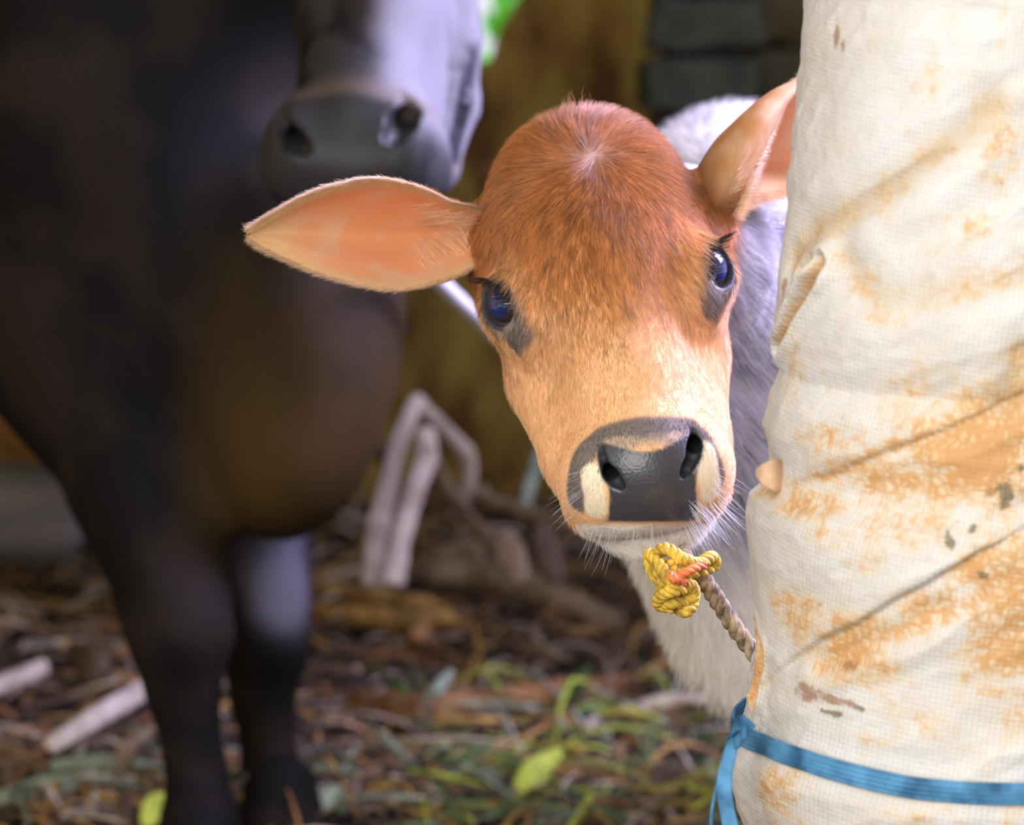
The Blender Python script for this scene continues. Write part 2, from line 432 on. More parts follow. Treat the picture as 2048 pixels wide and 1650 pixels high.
# eyes
def sphere(c, r, nu=48, nv=32):
    u = np.linspace(0, 2*np.pi, nu, endpoint=False); v = np.linspace(0, np.pi, nv)
    V = [(np.sin(b)*np.cos(a), np.sin(b)*np.sin(a), np.cos(b)) for b in v for a in u]
    F = [(i*nu+j, (i+1)*nu+j, (i+1)*nu+(j+1) % nu, i*nu+(j+1) % nu) for i in range(nv-1) for j in range(nu)]
    return np.array(V)*r+c, np.array(F)
m, N, L, B = mat('calf_eye')
at = N.new('ShaderNodeAttribute'); at.attribute_name = 'col'; L.new(at.outputs['Color'], B.inputs['Base Color'])
B.inputs['Roughness'].default_value = .04; B.inputs['Coat Weight'].default_value = 1; B.inputs['Coat Roughness'].default_value = .02
B.inputs['Specular IOR Level'].default_value = .7
M_EYE = m
for s in (-1, 1):
    c, dr, lo_, sh = EYE[s]
    V, F = sphere(np.zeros(3), 1.66)
    cz = V @ dr; V = V+dr*(np.exp(-((1.66-cz)/.35)**2)*.12)[:, None]
    x = V @ lo_; y = V @ sh; r = np.hypot(x/1.15, y/.95)
    col = np.repeat(np.array([[.030, .018, .012]]), len(V), 0)
    col = mixc(col, np.array([.006, .022, .13]), sstep(1.05, .75, r))
    col = mixc(col, np.array([.20, .19, .22]), np.exp(-((r-1.28)/.055)**2)*sstep(-.4, .3, x)*.8)
    o = mesh_obj('eye', h2w(V+c), F, M_EYE, cols=col); under(o, calf)

# ears: lofted through guide curves given as pixel + depth, then thickened into a shell
def ear(guides, thick, nu=70, nv=46):
    g = np.array([[P(*q) for q in row] for row in guides])      # guide, station, 3
    gs = np.array([catmull(r, nu) for r in g])
    pts = np.array([catmull(gs[:, i], nv) for i in range(nu)])   # nu, nv, 3
    du = np.gradient(pts, axis=0); dv = np.gradient(pts, axis=1)
    n = np.cross(du, dv); n /= np.maximum(np.linalg.norm(n, axis=2, keepdims=True), 1e-9)
    e = np.minimum(1, 4*np.minimum(np.linspace(0, 1, nv), 1-np.linspace(0, 1, nv)))[None, :]*np.minimum(1, 6*(1-np.linspace(0, 1, nu)))[:, None]
    th = thick*(.25+.75*np.sqrt(np.clip(e, 0, 1)))[..., None]
    a = (pts+n*th/2).reshape(-1, 3); b = (pts-n*th/2).reshape(-1, 3); K = nu*nv; F = []
    for i in range(nu-1):
        for j in range(nv-1):
            q = (i*nv+j, (i+1)*nv+j, (i+1)*nv+j+1, i*nv+j+1)
            F.append(q); F.append(tuple(K+x for x in reversed(q)))
    for i in range(nu-1):
        for j in (0, nv-1):
            q = (i*nv+j, (i+1)*nv+j, K+(i+1)*nv+j, K+i*nv+j); F.append(q if j else q[::-1])
    for j in range(nv-1):
        for i in (0, nu-1):
            q = (i*nv+j, i*nv+j+1, K+i*nv+j+1, K+i*nv+j); F.append(q if not i else q[::-1])
    return pts, n, np.vstack([a, b]), np.array(F)
EARL = [  # upper rim -> lower rim; stations from the root to the tip
    [(1010, 450, 2.300), (960, 418, 2.268), (905, 402, 2.250), (835, 372, 2.236), (745, 357, 2.226), (640, 380, 2.222), (560, 420, 2.222), (505, 455, 2.226)],
    [(1010, 460, 2.310), (958, 438, 2.285), (900, 425, 2.290), (830, 405, 2.280), (745, 395, 2.262), (645, 410, 2.246), (565, 436, 2.236), (502, 462, 2.229)],
    [(1010, 475, 2.320), (952, 468, 2.300), (895, 468, 2.312), (825, 470, 2.305), (740, 472, 2.285), (645, 468, 2.262), (570, 465, 2.244), (501, 468, 2.231)],
    [(1010, 492, 2.315), (950, 500, 2.292), (890, 520, 2.290), (815, 535, 2.280), (735, 535, 2.262), (645, 515, 2.246), (568, 490, 2.236), (503, 475, 2.229)],
    [(1010, 505, 2.305), (948, 538, 2.272), (885, 565, 2.256), (800, 582, 2.246), (715, 572, 2.236), (630, 545, 2.230), (560, 512, 2.226), (508, 482, 2.226)]]
EARR = [  # free front rim -> round the top -> hidden back -> lower rim
    [(1425, 450, 2.310), (1462, 428, 2.285), (1482, 388, 2.272), (1514, 322, 2.275), (1550, 246, 2.290), (1588, 178, 2.312), (1650, 120, 2.35)],
    [(1395, 430, 2.300), (1430, 400, 2.272), (1455, 345, 2.262), (1500, 275, 2.268), (1550, 215, 2.285), (1605, 165, 2.313), (1650, 118, 2.35)],
    [(1375, 395, 2.310), (1404, 345, 2.290), (1440, 290, 2.285), (1490, 232, 2.290), (1545, 188, 2.305), (1605, 158, 2.325), (1652, 116, 2.352)],
    [(1375, 390, 2.330), (1410, 335, 2.320), (1450, 280, 2.335), (1510, 240, 2.345), (1565, 205, 2.350), (1620, 170, 2.350), (1655, 118, 2.356)],
    [(1390, 410, 2.340), (1440, 385, 2.332), (1490, 340, 2.352), (1555, 315, 2.368), (1610, 275, 2.372), (1650, 215, 2.368), (1660, 122, 2.358)],
    [(1420, 445, 2.325), (1466, 425, 2.308), (1515, 402, 2.325), (1575, 386, 2.345), (1635, 360, 2.360), (1670, 260, 2.365), (1664, 126, 2.358)]]
M_EAR = skin_mat('calf_ear', .0)
def translucent(m_, w_):
    nt = m_.node_tree; N, L = nt.nodes, nt.links; B = N['Principled BSDF']
    at = N.new('ShaderNodeAttribute'); at.attribute_name = 'col'
    tr = N.new('ShaderNodeBsdfTranslucent'); L.new(at.outputs['Color'], tr.inputs[0])
    mx = N.new('ShaderNodeMixShader'); mx.inputs[0].default_value = w_
    L.new(B.outputs[0], mx.inputs[1]); L.new(tr.outputs[0], mx.inputs[2]); L.new(mx.outputs[0], N['Material Output'].inputs[0])
translucent(M_EAR, .32)
PINK = np.array([.96, .45, .21])
EARS = []
for gd, side in ((EARL, -1), (EARR, 1)):
    pts, n, V, F = ear(gd, .0045)
    K = pts.shape[0]*pts.shape[1]; nu, nv = pts.shape[:2]
    uu = np.repeat(np.linspace(0, 1, nu), nv); vv = np.tile(np.linspace(0, 1, nv), nu)
    nz = fbm(pts.reshape(-1, 3)*60, 4, 5)
    inner_first = None
    cen = pts.reshape(-1, 3).mean(0)
    bowl = (pts[nu//3, nv//2]-.5*(pts[nu//3, 0]+pts[nu//3, -1])); inner = -bowl/np.linalg.norm(bowl)
    fi = (n[nu//3, nv//2] @ inner) > 0
    ic = np.repeat(PINK[None], K, 0)
    ic = mixc(ic, np.array([.90, .56, .32]), sstep(.45, .75, nz))
    edge = np.minimum(vv, 1-vv)
    ic = mixc(ic, np.array([.84, .56, .28]), np.clip(sstep(.16, .03, edge)+sstep(.72, .95, uu)+sstep(.16, .0, uu), 0, 1))
    oc = mixc(np.repeat(TAN[None]*.85, K, 0), PALE*.8, sstep(.3, .7, nz))
    if side > 0: oc = mixc(oc, RUST*.55, sstep(.42, .12, uu)*.85)
    cols = np.vstack([ic, oc]) if fi else np.vstack([oc, ic])
    EARS.append((pts, n, ic, oc, fi, side, inner))
    o = under(mesh_obj('ear', V, F, M_EAR, cols=cols, extra={'wet': np.zeros(len(V))}), calf)

# ---- coat
def flow(q, nrm):
    """hair direction in the head frame: out of the whorl, then down the face"""
    d = q-A['whorl']; r = np.linalg.norm(d, axis=1, keepdims=True); out = d/np.maximum(r, .3)
    swirl = np.cross(np.array([0, 0, 1.]), out)
    down = np.array([0, 1., 0])+np.stack([q[:, 0]*.10, 0*q[:, 0], 0*q[:, 0]], 1)
    wr = sstep(10, 2, r[:, 0])[:, None]
    f = out*wr*1.2+swirl*wr*.35+down*(1-wr)
    f = f-nrm*(f*nrm).sum(1, keepdims=True)
    return f/np.maximum(np.linalg.norm(f, axis=1, keepdims=True), 1e-6)
dens = np.where(kh, 1.0, 0.0)*sstep(.0, -.15, padh)*(1-wh)
ty = (Vh-CAM); dens *= np.where(w2h(Vh)[:, 2] < -12, 0, 1)
nH = 95000
R = sample_mesh(Vh, Fh, nH, dens)
for s in (-1, 1):
    c, dr, lo_, sh = EYE[s]; r = w2h(R)-c
    e = np.sqrt(((r @ lo_)/1.74)**2+((r @ sh)/1.27)**2); R = R[~((e < 1.16) & (r @ dr > 0))]
nr = grad(calf_sdf, R); c, wt, wbd, pd = calf_col(R); q = w2h(R)
fl = flow(q, nr @ HM.T) @ HM
neckdir = (NK[2]-NK[0])/np.linalg.norm(NK[2]-NK[0])
fl = fl*(1-wbd[:, None])+neckdir*wbd[:, None]
fl = fl+(rng.random(fl.shape)-.5)*.35
clump = fbm(q*1.6+3, 2, 40)[:, None]-.5; fl = fl+np.cross(nr, fl)*clump*.9
fl -= nr*(fl*nr).sum(1, keepdims=True)
ln = np.interp(q[:, 1], [-14, -8, 0, 5, 9, 14], [.017, .014, .0085, .0050, .0034, .0028])*(.7+.6*rng.random(len(R)))
chinw = sstep(-7.5, -9, q[:, 2])*sstep(3, 6, q[:, 1]); ln = ln*(1-chinw)+chinw*.009*(.6+.8*rng.random(len(R))); ln = ln*(1-wbd)+.016*wbd
bri = (.72+.5*rng.random(len(R)))*(1+(fbm(q*np.array([3.8, .9, 1.5]), 3, 77)-.5)*np.interp(q[:, 1], [0, 4], [1.16, .35]))
darkh = (rng.random(len(R)) < .16)*(wbd < .5)*sstep(6, 0, q[:, 1]); bri = bri*(1-.55*darkh)
o = under(strands('coat_fur', R, nr, fl, ln, c*bri[:, None]*1.06, M_FUR, r0=.00013, lift=.28), calf)
# body coat
kbf = np.where(kb, 1.0, 0.0)*np.where(Vb[:, 0] < .42, 1, .05)*np.where(Vb[:, 2] > .25, 1, .3)
R = sample_mesh(Vb, Fb, 70000, kbf); nr = grad(calf_sdf, R, .004); c, *_ = calf_col(R)
fl = np.repeat((.5*neckdir+np.array([.1, .35, -.35]))[None], len(R), 0)+(rng.random((len(R), 3))-.5)*.3
cl = fbm(R*45, 2, 51)[:, None]-.5; fl = fl+np.cross(nr, fl)*cl*1.4
fl -= nr*(fl*nr).sum(1, keepdims=True)
e3 = neckdir; e1 = np.cross(e3, FW); e1 /= np.linalg.norm(e1); e2 = np.cross(e3, e1)
ck = fbm(np.stack([R @ e1*150, R @ e2*90, R @ e3*22], 1), 2, 31)
lumw = sstep(.62, .78, c[:, 1]); c = c*((.28+1.25*sstep(.3, .68, ck)*(.6+.4*rng.random(len(R))))*(1-lumw)+lumw*(.85+.3*rng.random(len(R))))[:, None]*(.75+.5*rng.random((len(R), 1)))
o = under(strands('neck_fur', R, nr, fl, .022*(.6+.7*rng.random(len(R))), c, M_FUR, r0=.00022, lift=.42), calf)
# ears' hair
rr, nn, ff, ll, cc = [], [], [], [], []
for pts, n, ic, oc, fi, side, inner in EARS:
    nu, nv = pts.shape[:2]
    du = np.gradient(pts, axis=0); dv = np.gradient(pts, axis=1)
    for kind, cnt in (('rim', 7000), ('in', 9000), ('out', 14000), ('tuft', 700)):
        u = rng.random(cnt); v = rng.random(cnt)
        if kind == 'rim': v = np.where(rng.random(cnt) < .5, rng.random(cnt)*.05, 1-rng.random(cnt)*.05); u = .04+.96*u; v = np.where(u > .96, rng.random(cnt), v)
        if kind == 'tuft': u = .05+.32*rng.random(cnt); v = .12+.75*rng.random(cnt)
        i = np.clip((u*(nu-1)).astype(int), 0, nu-1); j = np.clip((v*(nv-1)).astype(int), 0, nv-1)
        jit = (rng.random((cnt, 2))-.5); p = pts[i, j]+du[i, j]*jit[:, :1]+dv[i, j]*jit[:, 1:]
        nm = n[i, j]*(1 if fi else -1)
        tu = du[i, j]/np.linalg.norm(du[i, j], axis=1, keepdims=True); tv = dv[i, j]/np.linalg.norm(dv[i, j], axis=1, keepdims=True)
        sg = np.where(v < .5, -1, 1)[:, None]
        if kind == 'rim': f = tu*.75+tv*sg*.8; l = .0100*(.5+.8*rng.random(cnt)); nrm_ = nm*.3; col = mixc(np.repeat(PALE[None], cnt, 0), CREAM, rng.random(cnt)*.8)
        elif kind == 'in': f = tu+tv*sg*.5; l = (.0025+.004*np.clip(np.abs(v-.5)*2.2+u*.6-.4, 0, 1))*(.6+.8*rng.random(cnt)); nrm_ = nm; col = ic[i*nv+j]*1.2
        elif kind == 'out': f = tu+tv*sg*.2; l = .005*(.6+.8*rng.random(cnt)); nrm_ = -nm; col = oc[i*nv+j]
        else:
            f = tu*.7+tv*(.5-v)[:, None]*1.5-tv*.6; l = .020*(.6+.9*rng.random(cnt)); nrm_ = nm*1.2; col = mixc(np.repeat(PALE[None]*1.1, cnt, 0), CREAM, rng.random(cnt))
        rr.append(p); nn.append(nrm_); ff.append(f+(rng.random((cnt, 3))-.5)*.3); ll.append(l); cc.append(col*(.75+.45*rng.random((cnt, 1))))
under(strands('ear_fur', np.vstack(rr), np.vstack(nn), np.vstack(ff), np.concatenate(ll), np.vstack(cc), M_FUR, r0=.00013, lift=.35), calf)
# eyelashes, whiskers
M_LASH = simple('lash', (.02, .015, .012), .5)
for s in (-1, 1):
    c, dr, lo_, sh = EYE[s]
    up = sh if (HM.T @ sh)[2] > 0 else -sh
    n_ = 150; a = rng.uniform(-1.35, 1.2, n_)-.25
    loc = c+np.outer(np.sin(a)*1.66, lo_)+np.outer(np.cos(a)*1.20, up)+dr*1.25
    d = dr*.9+np.outer(np.cos(a), up)*.10+np.outer(np.sin(a), lo_)*.35+np.array([s*.35, 0, 0])
    dw = d @ HM; nw = np.repeat((dr*.6-up*.5)[None], n_, 0) @ HM
    under(strands('eyelashes', h2w(loc), nw, dw+(rng.random((n_, 3))-.5)*.2, .015*(.6+.6*rng.random(n_)), np.full((n_, 3), .02), M_LASH, r0=.00022, lift=.55, bend=1.2), calf)
pr = []
for _ in range(46):
    sx = random.choice((-1, 1)); pr.append(hm(random.uniform(1140, 1175) if sx < 0 else random.uniform(1420, 1452), random.uniform(930, 1030)))
for _ in range(50): pr.append(hm(random.uniform(1180, 1440), random.uniform(1045, 1070)))
for _ in range(110): pr.append(hm(random.uniform(1375, 1445), random.uniform(1000, 1050)))
pr = np.array(pr); pw = h2w(pr); nr = grad(calf_sdf, pw)
d = nr*1.0+HW*np.sign(pr[:, :1])*.5-UP*.6+(rng.random(nr.shape)-.5)*.9
under(strands('whiskers', pw, nr, d, .020*(.5+rng.random(len(pw))), np.full((len(pw), 3), .6), M_FUR, r0=.00011, lift=.6), calf)

# stray tufts on the crown
tr_, tl_ = [], []
for px, py, k, l_ in ((1135, 222, 120, .015), (1165, 215, 90, .014), (1250, 222, 90, .010), (1290, 228, 80, .010), (1085, 250, 30, .009), (975, 335, 90, .013), (968, 350, 60, .012), (1340, 262, 40, .008)):
    for _ in range(k): tr_.append(hm(px+random.gauss(0, 7), py+random.gauss(0, 5))); tl_.append(l_*random.uniform(.6, 1.2))
tr_ = h2w(np.array(tr_)); nt2 = grad(calf_sdf, tr_)
under(strands('crown_tuft', tr_, nt2, UP*.8-RT*.25+nt2*.5+(rng.random(tr_.shape)-.5)*.9, np.array(tl_), mixc(np.repeat(RUST[None], len(tr_), 0), PALE, rng.random(len(tr_))*.7), M_FUR, r0=.00015, lift=.6, curl=.12), calf)
# ------------------------------------------------------------------ wrapped post
PD = 2.02; PC = P(2000, 825, PD); PX, PY = PC[0], PC[1]
SIL = [(-200, 1625), (0, 1616), (60, 1606), (130, 1604), (250, 1590), (350, 1580), (450, 1574), (540, 1560), (600, 1553), (660, 1550), (700, 1556), (735, 1566), (790, 1545), (850, 1537), (905, 1548), (930, 1548),
       (962, 1538), (985, 1512), (1020, 1505), (1120, 1506), (1250, 1506), (1330, 1502), (1390, 1491), (1440, 1483), (1500, 1468), (1560, 1474), (1650, 1500), (1900, 1510)]
zs, rs = [], []
for y_, x_ in SIL:
    v = ray(x_, y_); vh = v[:2]/np.linalg.norm(v[:2])
    rr_ = abs(PX*vh[1]-PY*vh[0]); t = (PX*v[0]+PY*v[1])/(v[0]**2+v[1]**2)
    rs.append(rr_); zs.append(CAMZ+v[2]*t)
zs, rs = np.array(zs)[::-1], np.array(rs)[::-1]
def prad(z): return np.interp(z, zs, rs)
def psurf(px, py):
    """(arc, height) on the post under a pixel"""
    v = ray(px, py); r = .125
    for _ in range(4):
        a = v[0]**2+v[1]**2; b = -(PX*v[0]+PY*v[1]); c = PX**2+PY**2-r*r
        t = (-b-math.sqrt(max(b*b-a*c, 0)))/a; p = CAM+v*t; r = float(prad(p[2]))
    return math.atan2(p[0]-PX, -(p[1]-PY))*.125, p[2]
def pl(pts): return np.array([psurf(*q)+(0,) for q in pts])
FOLD = dict(
    seam1=pl([(1500, 1395), (1560, 1335), (1640, 1280), (1720, 1245), (1790, 1200), (1860, 1165), (1950, 1110), (2048, 1055)]),
    seam2=pl([(1515, 985), (1580, 975), (1680, 945), (1760, 905), (1850, 870), (1950, 830), (2048, 785)]),
    val1=pl([(1590, 520), (1630, 465), (1700, 425), (1790, 370), (1870, 310), (1940, 255), (1985, 215)]),
    val2=pl([(1690, 515), (1715, 560), (1750, 595), (1830, 600), (1930, 575), (2048, 545)]),
    crease=pl([(1652, 520), (1640, 550), (1612, 590), (1590, 625), (1575, 660), (1562, 700)]),
    crease2=pl([(1600, 540), (1618, 520), (1650, 508)]),
    val3=pl([(2048, 705), (2030, 760), (2010, 800)]),
    low1=pl([(1640, 1330), (1700, 1300), (1800, 1265), (1870, 1220)]),
    crinkle=pl([(1512, 1255), (1525, 1300), (1520, 1345), (1505, 1400)]))
nt, nzv = 620, 980
th = np.concatenate([np.linspace(-2.0, 1.5, nt-60), np.linspace(1.5, 2*np.pi-2.0, 61)[1:-1]])
zz = np.linspace(-.02, 1.32, nzv)
T, Z = np.meshgrid(th, zz, indexing='ij'); s = T*.125; q = np.stack([s.ravel(), Z.ravel(), 0*Z.ravel()], 1)
def signed(q, pts):
    """height above the polyline, measured along z"""
    o = np.argsort(pts[:, 0]); return q[:, 1]-np.interp(q[:, 0], pts[o, 0], pts[o, 1])
h = np.zeros(len(q))
warp = (fbm(q*np.array([22, 22, 1]), 3, 61)-.5)*.012
for nm, amp in (('seam1', .0042), ('seam2', .0030)):
    sd = signed(q, FOLD[nm])+warp*.4; k = sstep(-.19, -.09, q[:, 0]+0)*1.
    h += amp*sstep(-.0010, .0016, sd)*np.exp(-np.maximum(sd, 0)/.06)*k
    h -= amp*.45*np.exp(-((sd+.002)/.004)**2)*k
for nm, amp, wd in (('val1', .0036, .010), ('val2', .0026, .010), ('crease', .0075, .0032), ('crease2', .003, .003), ('val3', .003, .008), ('low1', .0022, .006), ('crinkle', .003, .003)):
    d = polydist(q+np.stack([warp, warp, warp*0], 1)*.35, FOLD[nm])
    h += -amp*np.exp(-(d/wd)**2)+amp*.5*np.exp(-((d-2.1*wd)/(1.2*wd))**2)
rotq = np.stack([q[:, 0]*.87+q[:, 1]*.5, -q[:, 0]*.5+q[:, 1]*.87, q[:, 2]], 1)
h += (fbm(rotq*np.array([9, 26, 1]), 4, 62)-.5)*.0085
h += (1-np.abs(2*fbm(rotq*np.array([14, 40, 1])+4, 3, 63)-1))**3*.0022
h += (fbm(q*np.array([120, 120, 1]), 2, 66)-.5)*.0006
loc = polydist(q, pl([(1500, 1250), (1510, 1420)])); h += (fbm(q*90, 3, 67)-.5)*.006*np.exp(-(loc/.02)**2)
h -= .0030*np.exp(-((Z.ravel()-(psurf(1600, 1490)[1]))/.012)**2)
R_ = prad(Z.ravel())+h
X = PX+R_*np.sin(T.ravel()); Y = PY-R_*np.cos(T.ravel())
V = np.stack([X, Y, Z.ravel()], 1); F = []
ii, jj = np.meshgrid(np.arange(nt-1), np.arange(nzv-1), indexing='ij'); n_t = len(th)
ii, jj = np.meshgrid(np.arange(n_t), np.arange(nzv-1), indexing='ij'); i2 = (ii+1) % n_t
F = np.stack([ii*nzv+jj, i2*nzv+jj, i2*nzv+jj+1, ii*nzv+jj+1], -1).reshape(-1, 4)
# stains: broad dirt map painted by place on the cloth, plus painted fold shade
st = np.zeros(len(q)); br = np.zeros(len(q)); gr = np.zeros(len(q))
def blob(px, py, rx, ry, a, arr, ang=0):
    c = psurf(px, py); dx = (q[:, 0]-c[0])/(rx/3600); dy = (q[:, 1]-c[1])/(ry/3600); ca, sa = math.cos(ang), math.sin(ang)
    np.maximum(arr, a*np.exp(-((dx*ca+dy*sa)**2+(-dx*sa+dy*ca)**2)**1.2), out=arr)
for b in ((1950, 900, 140, 120, 1.0), (2030, 830, 90, 90, .95), (1800, 960, 190, 60, .75), (1640, 1010, 160, 45, .62), (2020, 1230, 90, 150, .95), (1960, 1130, 60, 50, .8), (1600, 1240, 110, 70, .62), (1760, 1050, 220, 90, .42),
          (1560, 980, 70, 30, .6), (1600, 740, 60, 90, .5), (1680, 860, 150, 60, .42), (1850, 800, 160, 60, .42), (1700, 1310, 120, 60, .85), (1750, 1260, 100, 40, .7), (1880, 1210, 110, 50, .6), (2010, 1400, 90, 120, .5),
          (1850, 1450, 200, 80, .28), (1560, 1600, 90, 120, .5), (1900, 1620, 200, 60, .25), (1510, 1380, 40, 70, .6), (1990, 280, 70, 150, .40), (1780, 620, 90, 40, .45), (1950, 450, 120, 60, .3), (1870, 190, 60, 60, .25)):
    blob(*b, st)
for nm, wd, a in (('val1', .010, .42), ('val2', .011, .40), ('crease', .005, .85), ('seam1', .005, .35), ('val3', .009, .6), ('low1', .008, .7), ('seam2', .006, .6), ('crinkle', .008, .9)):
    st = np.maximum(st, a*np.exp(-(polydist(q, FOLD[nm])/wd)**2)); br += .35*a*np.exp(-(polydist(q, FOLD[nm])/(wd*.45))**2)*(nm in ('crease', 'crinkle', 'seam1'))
for b in ((1675, 70, 14, 30, .9), (1690, 92, 14, 16, .8), (1575, 580, 18, 30, .8), (1560, 650, 14, 40, .8), (1670, 1400, 60, 12, .9), (1620, 1385, 50, 22, .8), (1700, 1330, 40, 20, .6), (1505, 1300, 22, 60, .8), (1650, 1210, 40, 20, .4), (1980, 985, 26, 18, .6)):
    blob(*b, br)
for b in ((2010, 975, 22, 40, 1.), (1925, 1050, 30, 16, 1., .6), (1905, 1080, 12, 20, .9), (1965, 1150, 26, 10, .8, .5), (1660, 1425, 40, 10, 1., -.3), (1720, 1415, 26, 8, .9, -.4), (1590, 1385, 12, 22, .7), (2040, 940, 20, 20, .8), (1970, 1180, 8, 22, .7)):
    blob(b[0], b[1], b[2], b[3], b[4], gr, b[5] if len(b) > 5 else 0)
sf = np.maximum.reduce([a*np.exp(-(polydist(q+np.stack([warp, warp, warp*0], 1)*.3, FOLD[nm])/wd)**2) for nm, wd, a in (('val1', .0085, .8), ('val2', .008, .45), ('val3', .010, .6), ('crease', .004, .8))])  # brownish shade of the fold valleys and crease, put into the cloth colour
m, N, L, B = mat('feed_sack')
def att(n):
    a = N.new('ShaderNodeAttribute'); a.attribute_name = n; return a.outputs['Fac']
def math_(op, a, b=None, clamp=False):
    x = N.new('ShaderNodeMath'); x.operation = op; x.use_clamp = clamp
    for i, v in enumerate((a, b)):
        if v is None: continue
        if isinstance(v, (int, float)): x.inputs[i].default_value = v
        else: L.new(v, x.inputs[i])
    return x.outputs[0]
uvn = N.new('ShaderNodeAttribute'); uvn.attribute_name = 'cloth'
def noise(sc, det=5, vec=None, rough=.6):
    x = N.new('ShaderNodeTexNoise'); x.inputs['Scale'].default_value = sc; x.inputs['Detail'].default_value = det; x.inputs['Roughness'].default_value = rough
    L.new(vec or uvn.outputs['Vector'], x.inputs['Vector']); return x.outputs['Fac']
def mixn(f, a, b):
    x = N.new('ShaderNodeMix'); x.data_type = 'RGBA'; L.new(f, x.inputs['Factor'])
    for i, v in ((6, a), (7, b)):
        if isinstance(v, tuple): x.inputs[i].default_value = (*v, 1)
        else: L.new(v, x.inputs[i])
    return x.outputs[2]
def ss(v, a, b):
    x = N.new('ShaderNodeMapRange'); x.interpolation_type = 'SMOOTHSTEP'; x.inputs[1].default_value = a; x.inputs[2].default_value = b
    L.new(v, x.inputs[0]); return x.outputs[0]
n1 = noise(38, 6); n2 = noise(130, 4); n3 = noise(9, 3)
vo = N.new('ShaderNodeTexVoronoi'); vo.feature = 'DISTANCE_TO_EDGE'; vo.inputs['Scale'].default_value = 185
wn_ = N.new('ShaderNodeTexNoise'); wn_.inputs['Scale'].default_value = 90; L.new(uvn.outputs['Vector'], wn_.inputs['Vector'])
vm_ = N.new('ShaderNodeVectorMath'); vm_.operation = 'MULTIPLY_ADD'; vm_.inputs[1].default_value = (.012, .012, .012); L.new(wn_.outputs['Color'], vm_.inputs[0]); L.new(uvn.outputs['Vector'], vm_.inputs[2]); L.new(vm_.outputs[0], vo.inputs['Vector'])
ring = math_('SUBTRACT', 1.0, ss(vo.outputs['Distance'], .0, .45))
s_a = math_('ADD', att('stain'), math_('MULTIPLY', math_('SUBTRACT', n1, .5), 1.3))
s_a = math_('ADD', s_a, math_('MULTIPLY', math_('SUBTRACT', n2, .5), 1.1))
light = ss(s_a, .05, .80)
strong = ss(math_('ADD', s_a, math_('MULTIPLY', math_('SUBTRACT', ring, .4), .55)), .55, 1.15)
base = mixn(ss(n3, .35, .65), (.60, .57, .51), (.66, .65, .62))
c1 = mixn(math_('MULTIPLY', light, .62), base, (.72, .46, .15))
c2 = mixn(math_('MULTIPLY', strong, .8), c1, (.55, .24, .05))
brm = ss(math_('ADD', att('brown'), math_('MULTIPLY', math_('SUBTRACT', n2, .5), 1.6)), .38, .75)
c2 = mixn(math_('MULTIPLY', att('fold_shade'), .75), c2, (.47, .33, .17))
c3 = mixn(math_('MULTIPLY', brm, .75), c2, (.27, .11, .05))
grm = ss(math_('ADD', att('grime'), math_('MULTIPLY', math_('SUBTRACT', noise(110, 5), .5), 3.2)), .62, .9)
c4 = mixn(math_('MULTIPLY', grm, .85), c3, (.13, .10, .05))
L.new(c4, B.inputs['Base Color']); B.inputs['Roughness'].default_value = .62; B.inputs['Specular IOR Level'].default_value = .3
# woven tapes
sep = N.new('ShaderNodeSeparateXYZ'); rot = N.new('ShaderNodeVectorRotate'); rot.rotation_type = 'Z_AXIS'; rot.inputs['Angle'].default_value = .12
L.new(uvn.outputs['Vector'], rot.inputs['Vector']); L.new(rot.outputs[0], sep.inputs[0])
PER = 2*math.pi/.0028
wx = math_('ABSOLUTE', math_('SINE', math_('MULTIPLY', sep.outputs[0], PER/2))); wy = math_('ABSOLUTE', math_('SINE', math_('MULTIPLY', sep.outputs[1], PER/2)))
wv = math_('MULTIPLY', math_('POWER', wx, .5), math_('POWER', wy, .3))
bp = N.new('ShaderNodeBump'); bp.inputs['Strength'].default_value = .55; bp.inputs['Distance'].default_value = .0006; L.new(wv, bp.inputs['Height'])
b2 = N.new('ShaderNodeBump'); b2.inputs['Strength'].default_value = .5; b2.inputs['Distance'].default_value = .002; L.new(n2, b2.inputs['Height']); L.new(bp.outputs[0], b2.inputs['Normal'])
L.new(b2.outputs[0], B.inputs['Normal'])
cg = mixn(math_('MULTIPLY', math_('SUBTRACT', 1.0, wv), .30), c4, (.55, .40, .25)); L.new(cg, B.inputs['Base Color'])
M_SACK = m
post = empty('wrapped_post', (PX, PY, 0))
tag(post, 'thick post wrapped in a stained cream woven sack, hiding the calf\'s body', 'post')
wrap = mesh_obj('sack_wrap', V, F, M_SACK, extra={'stain': st, 'brown': br, 'grime': gr, 'fold_shade': sf}); under(wrap, post)
ca = wrap.data.attributes.new('cloth', 'FLOAT_VECTOR', 'POINT'); ca.data.foreach_set('vector', q.ravel())
# timber core seen from above
a = np.linspace(0, 2*np.pi, 40, endpoint=False); Vt = [(PX+.085*np.cos(x), PY+.085*np.sin(x), z) for z in (0, 1.9) for x in a]
Ft = [(i, (i+1) % 40, 40+(i+1) % 40, 40+i) for i in range(40)]+[list(range(40, 80))]
under(mesh_obj('timber_core', Vt, Ft, simple('core_timber', (.20, .13, .08), .8, stretch=(1, 1, .1)), smooth=False), post)
